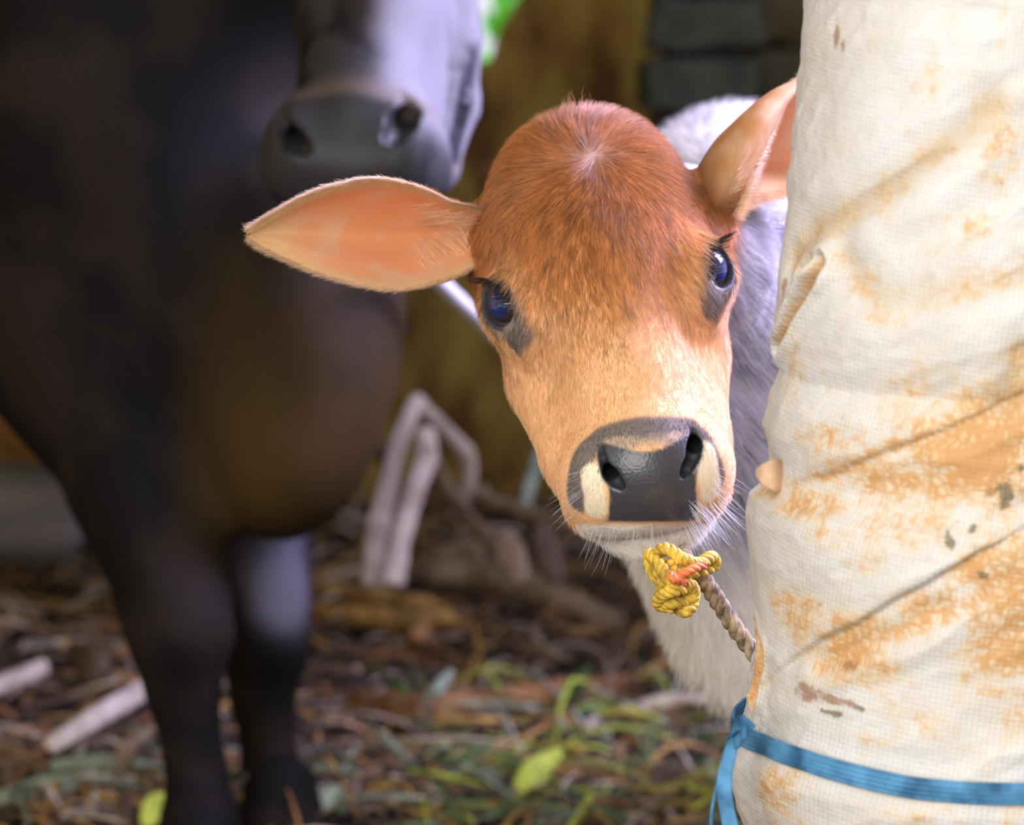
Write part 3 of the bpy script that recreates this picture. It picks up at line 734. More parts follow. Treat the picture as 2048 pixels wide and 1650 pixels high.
# torn flap at the left edge
def ribbon(path, width_dir, wid, thick, nseg=80, nw=7, ridge=.0, seed=0, twist=None):
    c = catmull(path, nseg); w0 = np.asarray(width_dir, float)
    wds = np.interp(np.linspace(0, 1, nseg), np.linspace(0, 1, len(wid)), wid) if np.ndim(wid) else np.full(nseg, wid)
    t = np.gradient(c, axis=0); t /= np.linalg.norm(t, axis=1, keepdims=True)
    wdv = np.array([w0]*nseg) if w0.ndim == 1 else np.array([[np.interp(k/(nseg-1), np.linspace(0, 1, len(w0)), w0[:, a]) for a in range(3)] for k in range(nseg)])
    wdv = wdv-t*(wdv*t).sum(1, keepdims=True); wdv /= np.linalg.norm(wdv, axis=1, keepdims=True); nn_ = np.cross(t, wdv)
    u = np.linspace(-.5, .5, nw); V = []
    for sgn in (1, -1):
        for k in range(nseg):
            hgt = thick/2*np.cos(u*2.6)**.5+ridge*np.sin(u*28+seed+k*.02)*(.6+.4*math.sin(k*.13))
            V.append(c[k]+np.outer(u*wds[k], wdv[k])+np.outer(sgn*hgt, nn_[k]))
    V = np.vstack(V); K = nseg*nw; F = []
    for k in range(nseg-1):
        for j in range(nw-1):
            x = (k*nw+j, (k+1)*nw+j, (k+1)*nw+j+1, k*nw+j+1); F.append(x); F.append(tuple(K+y for y in reversed(x)))
        for j in (0, nw-1):
            x = (k*nw+j, (k+1)*nw+j, K+(k+1)*nw+j, K+k*nw+j); F.append(x if j else x[::-1])
    for k in (0, nseg-1):
        for j in range(nw-1):
            x = (k*nw+j, k*nw+j+1, K+k*nw+j+1, K+k*nw+j); F.append(x if not k else x[::-1])
    return V, np.array(F)
fl_pts = [P(1575, 955, 2.00), P(1550, 950, 1.985), P(1528, 948, 1.985), P(1514, 945, 1.99)]
Vf, Ff = ribbon(fl_pts, UP, [.016, .018, .013, .005], .0022, 30, 9)
flap = mesh_obj('sack_fold', Vf, Ff, simple('sack_fold', (.62, .40, .24), .7, .2, 60)); under(flap, post)

# blue strap round the post, knotted at the left
M_STRAP = simple('blue_strap', (.040, .16, .32), .6, .45, 60, .5, spec=.25, stretch=(1, 1, 1), bdist=.0006, col2=(.10, .30, .50))
strap = empty('blue_strap', (PX, PY, P(1500, 1450, 2.0)[2]))
tag(strap, 'flat blue plastic strap tied around the wrapped post with a knot and loose ends', 'strap')
zl = [psurf(*p) for p in [(1478, 1452), (1540, 1487), (1620, 1518), (1720, 1548), (1830, 1572), (1940, 1582), (2048, 1584)]]
th_k = np.array([v_[0]/.125 for v_ in zl]); z_k = np.array([v_[1] for v_ in zl])
tb = np.linspace(th_k[0]-.12, th_k[0]+2*np.pi-.12, 160)
zb = np.where(tb <= th_k[-1], np.interp(tb, th_k, z_k), z_k[-1]+(z_k[0]-z_k[-1])*np.clip((tb-th_k[-1])/(th_k[0]+2*np.pi-th_k[-1]), 0, 1))
rb = prad(zb)+.0042
path = np.stack([PX+rb*np.sin(tb), PY-rb*np.cos(tb), zb], 1)
Vs, Fs = ribbon(path, (0, 0, 1), .0118, .0022, 320, 21, .00035)
under(mesh_obj('band', Vs, Fs, M_STRAP), strap)
k0 = P(1478, 1458, 1.97)
def pp(l): return [P(*x) for x in l]
Vs, Fs = ribbon(pp([(1500, 1462, 1.955), (1484, 1446, 1.955), (1472, 1452, 1.965), (1466, 1475, 1.975), (1478, 1480, 1.96), (1490, 1462, 1.95)]), np.array([.3, -.5, 1.]), .009, .003, 60, 9)
under(mesh_obj('knot', Vs, Fs, M_STRAP), strap)
Vs, Fs = ribbon(pp([(1476, 1462, 1.97), (1462, 1500, 1.965), (1449, 1555, 1.96), (1452, 1610, 1.955), (1468, 1680, 1.95)]), np.array([1., -.5, 0]), [.004, .007, .0085, .0085, .009], .0016, 80, 15, .0003)
under(mesh_obj('loose_end', Vs, Fs, M_STRAP), strap)
Vs, Fs = ribbon(pp([(1474, 1462, 1.972), (1452, 1500, 1.97), (1437, 1560, 1.968), (1424, 1620, 1.967), (1421, 1690, 1.965)]), np.array([1., .5, 0]), [.0025, .0025, .002, .0018, .0018], .001, 60, 7)
under(mesh_obj('loose_end', Vs, Fs, M_STRAP), strap)

# ------------------------------------------------------------------ rope on the calf
def tube(path, rad, ns=12, nseg=None, cap=True):
    c = catmull(path, nseg or len(path)*8); n = len(c)
    r = np.interp(np.linspace(0, 1, n), np.linspace(0, 1, len(rad)), rad) if np.ndim(rad) else np.full(n, rad)
    t = np.gradient(c, axis=0); t /= np.maximum(np.linalg.norm(t, axis=1, keepdims=True), 1e-9)
    u = np.cross(t[0], [0.1, .2, 1.]); u /= np.linalg.norm(u); us = []
    for k in range(n):
        u = u-t[k]*(u @ t[k]); u /= np.linalg.norm(u); us.append(u)
    us = np.array(us); vs_ = np.cross(t, us); a = np.linspace(0, 2*np.pi, ns, endpoint=False)
    V = (c[:, None]+r[:, None, None]*(us[:, None]*np.cos(a)[None, :, None]+vs_[:, None]*np.sin(a)[None, :, None])).reshape(-1, 3)
    F = [(k*ns+j, k*ns+(j+1) % ns, (k+1)*ns+(j+1) % ns, (k+1)*ns+j) for k in range(n-1) for j in range(ns)]
    if cap:
        V = np.vstack([V, c[0]-t[0]*r[0]*.5, c[-1]+t[-1]*r[-1]*.5]); a0, a1 = len(V)-2, len(V)-1
        F += [(a0, (j+1) % ns, j, j) for j in range(ns)]+[(a1, (n-1)*ns+j, (n-1)*ns+(j+1) % ns, (n-1)*ns+(j+1) % ns) for j in range(ns)]
        F = [f if f[2] != f[3] else f[:3] for f in F]
    return V, F, (c, us, vs_, t)
def rope(path, rad, pitch, strands_=3, fray=0):
    """laid rope: strands twisted round a path"""
    c0 = catmull(path, 400); L_ = np.linalg.norm(np.diff(c0, axis=0), axis=1).sum(); n = max(60, int(L_/pitch*14))
    _, _, (c, u, v, t) = tube(path, rad, 6, n); s = np.linspace(0, L_, n); V, F = [], []; o = 0
    for k in range(strands_):
        a = 2*np.pi*(s/pitch+k/strands_)
        p = c+rad*.52*(u*np.cos(a)[:, None]+v*np.sin(a)[:, None])
        Vk, Fk, _ = tube(p, rad*.56, 9, n); V.append(Vk); F += [tuple(x+o for x in f) for f in Fk]; o += len(Vk)
    return np.vstack(V), F
M_YEL = simple('yellow_rope', (.58, .34, .035), .6, .5, 150, .7, col2=(.80, .52, .06), bdist=.001)
M_ORG = simple('orange_strand', (.80, .20, .06), .55, .3, 150, .6, bdist=.001)
M_DRT = simple('dirty_rope', (.22, .15, .075), .75, .6, 160, .8, col2=(.48, .34, .20), bdist=.001)
rp_ = empty('halter_rope', P(1350, 1150, 2.17)); tag(rp_, 'knotted yellow rope under the calf\'s chin, its dirty end running behind the post', 'rope')
D0 = 2.145
kn = [(1300, 1120, D0), (1330, 1098, D0-.012), (1365, 1118, D0-.015), (1395, 1128, D0-.010), (1422, 1115, D0), (1425, 1132, D0+.008), (1380, 1145, D0-.012), (1335, 1150, D0-.016),
      (1305, 1140, D0-.005), (1300, 1110, D0-.004), (1320, 1130, D0-.018), (1345, 1165, D0-.020), (1380, 1170, D0-.012), (1385, 1195, D0-.008), (1345, 1205, D0-.014), (1322, 1200, D0-.004),
      (1325, 1165, D0-.012), (1308, 1145, D0-.004), (1350, 1128, D0-.018)]
Vr, Fr = rope([P(*k) for k in kn], .0040, .013); under(mesh_obj('knot', Vr, Fr, M_YEL), rp_)
Vr, Fr = rope([P(*k) for k in [(1355, 1215, D0), (1372, 1222, D0-.010), (1385, 1205, D0-.006), (1380, 1180, D0-.008), (1350, 1180, D0-.022), (1325, 1190, D0-.016), (1318, 1208, D0-.006), (1345, 1214, D0-.010)]], .0040, .013)
under(mesh_obj('knot_loop', Vr, Fr, M_YEL), rp_)
Vr, Fr = rope([P(*k) for k in [(1345, 1162, D0-.027), (1362, 1150, D0-.026), (1385, 1138, D0-.024), (1410, 1130, D0-.016)]], .0026, .011); o = under(mesh_obj('rope_strand', Vr, Fr, M_ORG), rp_); o['label'] = 'orange strand'
Vr, Fr = rope([P(*k) for k in [(1340, 1150, D0-.024), (1352, 1158, D0-.028), (1370, 1165, D0-.024)]], .0026, .011); o = under(mesh_obj('rope_strand', Vr, Fr, M_ORG), rp_); o['label'] = 'orange strand'
Vr, Fr = rope([P(*k) for k in [(1395, 1140, D0+.0), (1420, 1178, 2.15), (1448, 1222, 2.155), (1482, 1272, 2.16), (1530, 1330, 2.165), (1600, 1390, 2.18)]], .0052, .026); o = under(mesh_obj('rope_end', Vr, Fr, M_DRT), rp_); o['label'] = 'dirty brown rope end'
Vr, Fr = rope([P(*k) for k in [(1385, 1140, D0+.012), (1375, 1124, 2.175), (1368, 1104, 2.21), (1362, 1080, 2.27)]], .0045, .02); under(mesh_obj('neck_loop', Vr, Fr, M_DRT), rp_)
# ------------------------------------------------------------------ the dark cow
CO = P(712, 105, 2.95)                    # on the face midline above the muzzle
def mk(th, ro, ya):
    def r(v):
        x, y, z = v
        y, z = y*math.cos(0)-z*0, z
        x, z = x*math.cos(ya)+z*math.sin(ya), -x*math.sin(ya)+z*math.cos(ya)
        x, y = x*math.cos(ro)-y*math.sin(ro), x*math.sin(ro)+y*math.cos(ro)
        return cam2w((x, y, z))
    return np.stack([r((1, 0, 0)), r((0, -math.cos(th), math.sin(th))), r((0, math.sin(th), math.cos(th)))])
CM = mk(math.radians(24), math.radians(-3), math.radians(-6))
def c2w(p): return CO+(np.asarray(p, float)/100) @ CM
def w2c(p): return ((p-CO) @ CM.T)*100
CN = []
JAW = [(896, -80, 3.10), (906, 90, 3.09), (903, 210, 3.075), (868, 335, 3.04), (800, 400, 2.99)]
def cowhead(q):
    d = chain(q, [(-1, -34, -8), (-.8, -22, -7), (-.4, -8, -5.6), (0, 3, -5.2)], [7.2, 6.4, 5.2, 5.0], 3)
    for s in (-1, 1):
        d = smin(d, chain(q, [(s*3.2-1, -24, -14), (s*2.8-.6, -10, -11.5), (s*2.6, 2, -10)], [5.0, 4.0, 3.4], 2), 3)
        d = smin(d, ell(q, (s*6.0-1, -22, -6), (3, 5, 4)), 2)
        d = smin(d, ell(q, (s*4.2, 6, -5.6), (3.2, 4.6, 4.6)), 1.6)
    d = smin(d, ell(q, (0, 7.2, -6.2), (7.7, 4.6, 4.8)), 2)
    d = smin(d, ell(q, (0, 6.4, -10.6), (4.8, 5, 2.8)), 1.4)
    jw = [w2c(P(*j)) for j in JAW]; d = smin(d, chain(q, jw, [2.6, 2.4, 2.3, 2.0, 2.2], 1), .2)
    for pts, rs in CN: d = smax(d, -chain(q, pts, rs, .3), .5)
    return d
def cm(px, py): return w2c(march(lambda x: cowhead(w2c(x))/100, px, py, 2)[None])[0]
cpad = cm(690, 285); cpn = grad(lambda x: cowhead(w2c(x))/100, c2w(cpad)[None])[0] @ CM.T
def ci(pts, dep): return [cm(*a)-cpn*b for a, b in zip(pts, dep)]
_n = (ci([(558, 228), (567, 252), (585, 278), (603, 292)], [.1, .4, .6, .4]), [.35, .6, .9, .7])
_m = (ci([(812, 195), (816, 220), (800, 245), (786, 272)], [.1, .5, .8, .6]), [.4, .9, 1.15, .9])
CN += [_n, _m]
for a_, r_ in (_n, _m): c_ = a_[2]; CN.append(([c_, c_-cpn*2.5-np.array([0, 2., 0])], [.9, .8]))
CR = [cm(948, 120)+0, cm(934, 190), cm(922, 250), cm(908, 310)]; CN.append((CR, [.35, .6, .6, .3]))
# body: the chest faces the camera, the neck rises from it and the head hangs in front
def cowbody(p):
    d = ell(p, P(290, 150, 3.62), (.25, .42, .36))
    d = smin(d, chain(p, [P(400, 80, 3.50), P(520, -200, 3.40), P(660, -420, 3.22)], [.18, .15, .12], .1), .12)
    d = smin(d, ell(p, P(470, 620, 3.40), (.150, .16, .20)), .06)
    d = smin(d, ell(p, P(600, 640, 3.33), (.088, .13, .165)), .05)
    d = smin(d, ell(p, P(560, 900, 3.33), (.062, .10, .080)), .05)
    d = smin(d, ell(p, P(330, 380, 4.12), (.27, .75, .22)), .12)
    lg = [(250, 640, 3.42, .170), (300, 950, 3.35, .078), (345, 1190, 3.29, .050), (362, 1270, 3.28, .046), (365, 1370, 3.285, .032), (395, 1560, 3.29, .026), (400, 1650, 3.27, .034), (400, 1700, 3.25, .030)]
    d = smin(d, chain(p, [P(*x[:3]) for x in lg], [x[3] for x in lg], .015), .03)
    lg = [(430, 700, 3.55, .14), (520, 980, 3.50, .060), (530, 1200, 3.46, .042), (530, 1290, 3.45, .041), (525, 1390, 3.455, .029), (540, 1540, 3.46, .025), (560, 1620, 3.44, .034), (562, 1680, 3.42, .030)]
    d = smin(d, chain(p, [P(*x[:3]) for x in lg], [x[3] for x in lg], .015), .02)
    for f in (P(400, 1760, 3.24), P(565, 1700, 3.40)):
        fx = np.array((f[0], f[1], .0)); d = smin(d, cone(p, fx+(0, 0, .05), fx+(0, -.02, .012), .034, .046), .02)
        d = np.maximum(d, -.0-p[:, 2])
    for x0, sx in ((300, 1), (470, 1)):
        t = P(x0, 560, 4.75); d = smin(d, chain(p, [t, np.array((t[0], t[1]-.05, .42)), np.array((t[0], t[1]+.10, .30)), np.array((t[0], t[1]+.02, .03))], [.12, .05, .04, .035], .02), .05)
    return d
def cow_sdf(p): return smin(cowhead(w2c(p))/100, cowbody(p), .05)
def cow_hi(p): return np.maximum(cow_sdf(p), (p[:, 1]-c2w((0, 0, -13))[1]))
hc = c2w((0, 0, -6))
Va, Fa = surface(cow_hi, hc+(-.16, -.18, -.16), hc+(.16, .16, .20), .0032)
Vz, Fz = surface(lambda p: cow_sdf(p), (-1.15, 2.75, -.01), (.30, 5.6, 1.75), .0125)
ins = (np.abs(Vz-(hc+(0, -.01, .02))) < (.153, .15, .17)).all(1) & (Vz[:, 1] < c2w((0, 0, -13))[1]-.012)
Fz = Fz[~ins[Fz].any(1)]
V = np.vstack([Va, Vz]); F = np.vstack([Fa, Fz+len(Va)])
q = w2c(V); nz = fbm(V*14, 4, 91); n = len(V)
K0 = np.array([.006, .005, .005]); K1 = np.array([.017, .012, .009])
col = mixc(np.repeat(K0[None], n, 0), K1, sstep(.42, .62, nz))
zz_ = V[:, 2]; col = mixc(col, np.array([.055, .030, .008]), sstep(.62, .36, zz_+(nz-.5)*.2)*sstep(-.32, -.24, V[:, 0])*sstep(.26, .34, zz_)*(V[:, 1] > 3.05))
hd = sstep(.03, -.01, cowhead(q)/100-cowbody(V)-.02)
col = mixc(col, np.array([.035, .032, .030]), hd*sstep(.4, .6, fbm(q*.25, 3, 92))*.8)
# lit side of the face, its brightness painted in as a lighter grey
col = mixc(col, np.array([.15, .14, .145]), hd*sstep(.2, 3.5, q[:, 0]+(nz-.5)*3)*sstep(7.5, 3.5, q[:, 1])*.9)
col = mixc(col, np.array([.10, .075, .055]), hd*np.exp(-((q[:, 1]-3.2)/1.2)**2)*.7)
padw = hd*sstep(3.2, 4.2, q[:, 1])*sstep(6.2, 5.4, np.abs(q[:, 0]))*sstep(-9.2, -8.4, q[:, 2])
col = mixc(col, np.array([.030, .028, .027]), padw)
col = mixc(col, np.array([.010, .008, .010]), sstep(1.1, .6, polydist(q, CR)))  # dark mouth-corner skin, with the shade of the crease painted in
leg_lit = segdist(V, P(525, 1085, 3.44), P(560, 1190, 3.43)); col = mixc(col, np.array([.11, .10, .12]), sstep(.050, .022, leg_lit+(nz-.5)*.03))  # side-light highlight on the farther foreleg, painted in as paler hair
M_COW = skin_mat('cow_hide', .0); M_COW.node_tree.nodes['Principled BSDF'].inputs['Specular IOR Level'].default_value = .12
cow = empty('cow', (V[:, 0].mean(), 3.9, 0)); tag(cow, 'dark adult cow standing behind the calf, muzzle lowered beside its ear', 'cow')
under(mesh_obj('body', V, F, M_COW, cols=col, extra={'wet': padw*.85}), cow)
# ------------------------------------------------------------------ setting
def wallmat(name, c1, c2, c3, sc=3.0):
    m, N, L, B = mat(name)
    tc = N.new('ShaderNodeTexCoord'); mp = N.new('ShaderNodeMapping'); mp.inputs['Scale'].default_value = (1, 1, .45); L.new(tc.outputs['Object'], mp.inputs[0])
    a = N.new('ShaderNodeTexNoise'); a.inputs['Scale'].default_value = sc; a.inputs['Detail'].default_value = 4; L.new(mp.outputs[0], a.inputs['Vector'])
    r = N.new('ShaderNodeValToRGB'); r.color_ramp.elements[0].color = (*c1, 1); r.color_ramp.elements[1].color = (*c3, 1)
    r.color_ramp.elements[0].position = .38; r.color_ramp.elements[1].position = .62; e = r.color_ramp.elements.new(.5); e.color = (*c2, 1)
    L.new(a.outputs['Fac'], r.inputs[0]); L.new(r.outputs[0], B.inputs['Base Color']); B.inputs['Roughness'].default_value = .95
    b = N.new('ShaderNodeTexNoise'); b.inputs['Scale'].default_value = sc*14; L.new(tc.outputs['Object'], b.inputs['Vector'])
    bp = N.new('ShaderNodeBump'); bp.inputs['Strength'].default_value = .6; bp.inputs['Distance'].default_value = .03; L.new(b.outputs['Fac'], bp.inputs['Height']); L.new(bp.outputs[0], B.inputs['Normal'])
    return m
M_WALL = wallmat('mud_wall', (.20, .09, .022), (.46, .28, .055), (.62, .45, .09), 13)
M_FLOOR = wallmat('dung_floor', (.018, .011, .010), (.038, .022, .018), (.075, .045, .030), 9)
WY = 5.15
# back wall with a ragged gap onto the foliage outside
gap = [(940, -120), (952, -40), (950, 40), (946, 95), (962, 130), (980, 122), (996, 62), (1014, 34), (1034, 8), (1060, -40), (1075, -120)]
def onwall(px, py, y=WY):
    v = ray(px, py); return CAM+v*(y/v[1])
gp = [onwall(*g) for g in gap]; X0, X1, ZT = -1.7, 2.6, 2.3
ring_ = [(-1.7, 0), (2.6, 0), (2.6, ZT), (gp[-1][0], ZT)]+[(g[0], g[2]) for g in gp[::-1]]+[(gp[0][0], ZT), (X0, ZT)]
n = len(ring_); Vw = [(x, WY, z) for x, z in ring_]+[(x, WY+.06, z) for x, z in ring_]
Fw_ = [list(range(n)), list(range(2*n-1, n-1, -1))]+[(i, n+i, n+(i+1) % n, (i+1) % n) for i in range(n)]
import bmesh
def poly_obj(name, V, F, m, tri=True):
    me = bpy.data.meshes.new(name); me.from_pydata([tuple(v) for v in V], [], [tuple(f) for f in F]); bm = bmesh.new(); bm.from_mesh(me)
    bmesh.ops.triangulate(bm, faces=bm.faces[:]); bmesh.ops.recalc_face_normals(bm, faces=bm.faces[:]); bm.to_mesh(me); bm.free(); me.materials.append(m)
    o = bpy.data.objects.new(name, me); COL.objects.link(o); return o
o = poly_obj('wall_back', Vw, Fw_, M_WALL); o['kind'] = 'structure'
def box(name, lo, hi, m, kind='structure', parent=None):
    V = [(x, y, z) for x in (lo[0], hi[0]) for y in (lo[1], hi[1]) for z in (lo[2], hi[2])]
    F = [(0, 1, 3, 2), (4, 6, 7, 5), (0, 4, 5, 1), (2, 3, 7, 6), (0, 2, 6, 4), (1, 5, 7, 3)]
    o = mesh_obj(name, V, F, m, parent, smooth=False)
    if kind: o['kind'] = kind
    return o
box('wall_left', (X0-.06, 1.6, 0), (X0, WY, ZT), M_WALL)
M_ROOF = simple('roof_sheet', (.10, .085, .07), .9, .3, 8)
box('ceiling', (X0-.1, 1.9, ZT), (2.7, WY+.15, ZT+.05), M_ROOF)
nx, ny = 260, 300
gx = np.linspace(-2.6, 3.0, nx); gy = np.linspace(.4, WY+.2, ny); GX, GY = np.meshgrid(gx, gy, indexing='ij')
def gz(x, y):
    p = np.stack([np.asarray(x)*1., np.asarray(y)*1., 0*np.asarray(x)], -1)
    return (fbm(p*3.2, 4, 5)-.5)*.05+(fbm(p*16, 3, 6)-.5)*.026
Zg = gz(GX, GY); V = np.stack([GX, GY, Zg-.005], -1).reshape(-1, 3)
F = np.array([(i*ny+j, (i+1)*ny+j, (i+1)*ny+j+1, i*ny+j+1) for i in range(nx-1) for j in range(ny-1)])
o = mesh_obj('floor', V, F, M_FLOOR); o['kind'] = 'structure'
# outside: foliage behind the gap
M_LEAF = simple('leaf', (.10, .50, .03), .5, .4, 20); translucent_done = False
nt_ = M_LEAF.node_tree; tr = nt_.nodes.new('ShaderNodeBsdfTranslucent'); tr.inputs[0].default_value = (.18, .75, .05, 1); mx = nt_.nodes.new('ShaderNodeMixShader'); mx.inputs[0].default_value = .6
nt_.links.new(nt_.nodes['Principled BSDF'].outputs[0], mx.inputs[1]); nt_.links.new(tr.outputs[0], mx.inputs[2]); nt_.links.new(mx.outputs[0], nt_.nodes['Material Output'].inputs[0])
bush = empty('leafy_shrub', (0.05, 6.3, 0)); tag(bush, 'sunlit green shrub outside, seen through the gap in the back wall', 'shrub')
LV, LF = [], []
for k in range(900):
    c = np.array([rng.normal(.030, .013), 6.3+rng.normal(0, .10), rng.uniform(.45, .85)]) if k % 2 else np.array([rng.normal(.06, .17)+.20, 6.3+rng.normal(0, .16), rng.uniform(.45, 1.75)]); a = rng.normal(size=3); a /= np.linalg.norm(a); b = np.cross(a, rng.normal(size=3)); b /= np.linalg.norm(b); nn_ = np.cross(a, b)
    l, w_ = .045+.03*random.random(), .018; i = len(LV)
    LV += [c, c+a*l*.5+b*w_+nn_*.004, c+a*l, c+a*l*.5-b*w_+nn_*.004]; LF.append((i, i+1, i+2, i+3))
under(mesh_obj('foliage', LV, LF, M_LEAF, smooth=False), bush)
Vt, Ft, _ = tube([(.15, 6.3, 0), (.2, 6.32, .6), (.12, 6.28, 1.2), (.18, 6.3, 1.6)], [.02, .016, .01, .004], 8)
under(mesh_obj('stem', Vt, Ft, simple('bark', (.10, .07, .04), .9)), bush)
l = bpy.data.lights.new('sun', 'SUN'); l.energy = 3.5; l.angle = .02; o = bpy.data.objects.new('sun', l); COL.objects.link(o); o.rotation_euler = Vector((-.35, -.9, -.85)).to_track_quat('-Z', 'Y').to_euler()

# stone pillar at the back right
M_STONE = simple('grey_stone', (.060, .060, .045), .95, .35, 18, .8, bdist=.01)
def block(c, sz, m, name, parent, seed=0):
    nu = 12; V, F = [], []
    g = np.linspace(-1, 1, nu)
    for a in range(3):
        for s in (-1, 1):
            b, d = (a+1) % 3, (a+2) % 3; o_ = len(V)
            for x in g:
                for y in g:
                    p = np.zeros(3); p[a] = s; p[b] = x; p[d] = y; V.append(p)
            for i in range(nu-1):
                for j in range(nu-1):
                    f = (o_+i*nu+j, o_+(i+1)*nu+j, o_+(i+1)*nu+j+1, o_+i*nu+j+1); F.append(f if s > 0 else f[::-1])
    V = np.array(V); r = .80; inn = np.clip(V, -r, r); dd = V-inn; ln = np.linalg.norm(dd, axis=1, keepdims=True)
    V = inn+dd/np.maximum(ln, 1e-6)*np.minimum(ln, 1-r) ; V = V*np.asarray(sz)/2+np.asarray(c)
    V = V+(fbm(V*22+seed, 3, 17)[:, None]-.5)*.022
    return mesh_obj(name, V, F, m, parent)
pil = empty('stone_pillar', (onwall(1400, 100, 4.85)[0], 4.85, 0)); tag(pil, 'pillar of stacked grey stone blocks in the corner behind the calf', 'pillar')
xa = onwall(1400, 100, 4.85)[0]; wdt = .150; z = 0.0; k = 0
ztops = [onwall(1400, y_, 4.85)[2] for y_ in (215, 92, -30)]
st_h = ztops[1]-ztops[0]; z = ztops[0]
while z > 0: z -= st_h
while z < 2.2:
    lo_z = max(z, 0.0)
    if z+st_h-.012 > .02: under(block((xa+(.006 if k % 2 else -.004), 4.85, (lo_z+z+st_h-.016)/2), (wdt, .16, z+st_h-.016-lo_z), M_STONE, 'stone_block', None, k), pil)
    z += st_h; k += 1
V = [(xa+x, 4.85+y, zz__) for zz__ in (0, 2.25) for x, y in ((-.05, -.06), (.05, -.06), (.05, .06), (-.05, .06))]
under(mesh_obj('mortar_core', V, [(0, 1, 5, 4), (1, 2, 6, 5), (2, 3, 7, 6), (3, 0, 4, 7), (4, 5, 6, 7)], simple('mortar', (.018, .018, .022), 1.0), smooth=False), pil)
pil2 = empty('stone_pillar', (onwall(1560, 100, 4.9)[0], 4.9, 0)); tag(pil2, 'dim pillar of stones with moss right against the wrapped post\'s edge', 'pillar')
xb = onwall(1558, 100, 4.95)[0]; z = 0; k = 9
while z < 2.2:
    hh = .09+.05*((k*37) % 5)/5; under(block((xb+.01*((k*13) % 3-1), 4.95, z+hh/2-.004), (.105, .12, hh-.008), simple('mossy_stone%d' % k, (.055+.015*(k % 2), .052, .022), .95, .4, 16, .8, bdist=.01), 'stone_block', None, k), pil2); z += hh; k += 1

# grey log lying behind the cow's foreleg
M_LOG = simple('grey_log', (.115, .10, .088), .85, .3, 12, .5, stretch=(.4, 3, 3), bdist=.006)
a_, b_ = P(-160, 1005, 4.25), P(150, 1035, 4.25)
Vt, Ft, _ = tube([a_, a_*.6+b_*.4, b_], [.062, .060, .056], 24, 40)
o = mesh_obj('log', Vt, Ft, M_LOG); tag(o, 'grey log lying on the floor behind the dark cow\'s foreleg', 'log')
M_PLK = simple('ochre_board', (.22, .10, .022), .85, .4, 9, .5, stretch=(1, 1, 6))
a_, b_ = P(-60, 775, 4.7), P(210, 985, 4.55)
dv = (b_-a_); dv /= np.linalg.norm(dv); wv_ = np.array([.45, 0, .9]); wv_ -= dv*(wv_ @ dv); wv_ /= np.linalg.norm(wv_)
Vp, Fp = ribbon([a_, (a_+b_)/2, b_, b_+dv*.12], wv_, .075, .02, 20, 5)
o = mesh_obj('board', Vp, Fp, M_PLK); tag(o, 'ochre board leaning against the wall above the grey log', 'board')
# pale pole slanting down behind the calf's eye
M_POLE = simple('pale_pole', (.66, .62, .64), .45, .1, 30)
ps = [P(810, 497, 3.20), P(870, 555, 3.28), P(940, 622, 3.36), P(1010, 690, 3.46), P(1230, 902, 3.85), G(1470, 1135, .01)]
Vt, Ft, _ = tube(ps, .0072, 16, 60)
o = mesh_obj('pole', Vt, Ft, M_POLE); tag(o, 'thin whitish pole slanting down behind the calf\'s ear and eye', 'pole')

# ------------------------------------------------------------------ stalks and litter
PAL = dict(pale=((.44, .35, .27), (.64, .53, .43)), tan=((.16, .105, .06), (.27, .185, .11)), brown=((.050, .029, .017), (.105, .064, .036)), ochre=((.28, .15, .035), (.50, .30, .07)), green=((.06, .10, .03), (.14, .22, .07)),
           lime=((.26, .33, .03), (.50, .56, .07)), sage=((.17, .21, .15), (.34, .40, .29)), rust=((.22, .09, .03), (.36, .18, .06)))
MP = {k: simple('stalk_'+k, v[0], .75, .2, 35, .4, col2=v[1], stretch=(1, 1, 1)) for k, v in PAL.items()}
def stalk(name, path, rad, pal, label, cat='stalk', flat=.55, ns=14, joints=True, group=None):
    c = np.array(path); Vt, Ft, (cc_, u, v, t) = tube(c, rad, ns, len(c)*16)
    n_ = len(cc_); body_ = Vt[:n_*ns].reshape(n_, ns, 3)-cc_[:, None]
    side = np.cross(t, FW); side /= np.maximum(np.linalg.norm(side, axis=1, keepdims=True), 1e-6); nn_ = np.cross(side, t)
    dn = (body_*nn_[:, None]).sum(2, keepdims=True); body_ = body_-nn_[:, None]*dn*(1-flat)
    rid = 1+.10*np.sin(np.arange(ns)*2.4)[None, :, None]
    jt = 1+(.18*np.exp(-((np.linspace(0, 1, n_)*3.3 % 1-.5)/.05)**2) if joints else 0)*np.ones(n_)
    Vt[:n_*ns] = (cc_[:, None]+body_*rid*jt[:, None, None]).reshape(-1, 3)
    o = mesh_obj(name, Vt, Ft, MP[pal]); tag(o, label, cat, group); return o
def W(l): return [P(*x) for x in l]
D = 4.05
stalk('bent_stalk', W([(745, 1168, D-.05), (750, 1080, D-.02), (772, 985, D), (800, 880, D+.02), (832, 808, D+.04), (850, 822, D+.05), (895, 865, D+.08), (932, 912, D+.1), (932, 975, D+.12), (905, 1030, D+.13)]), [.013, .0125, .012, .0105, .009, .009, .009, .010, .0095, .007], 'pale', 'tallest pale dry stalk, bent sharply over into a peak left of the calf\'s jaw')
stalk('bent_stalk', W([(788, 1168, D-.08), (800, 1085, D-.06), (828, 985, D-.04), (852, 915, D-.02), (850, 862, D)]), [.012, .0115, .011, .012, .013], 'pale', 'straight pale dry stalk standing under the bent peak of stalks')
stalk('bent_stalk', W([(855, 900, D-.02), (875, 955, D+.02), (915, 1010, D+.06), (960, 1060, D+.1), (1000, 1105, D+.14)]), [.009, .011, .010, .009, .006], 'tan', 'dry stalk sloping right and down from the standing pale one')
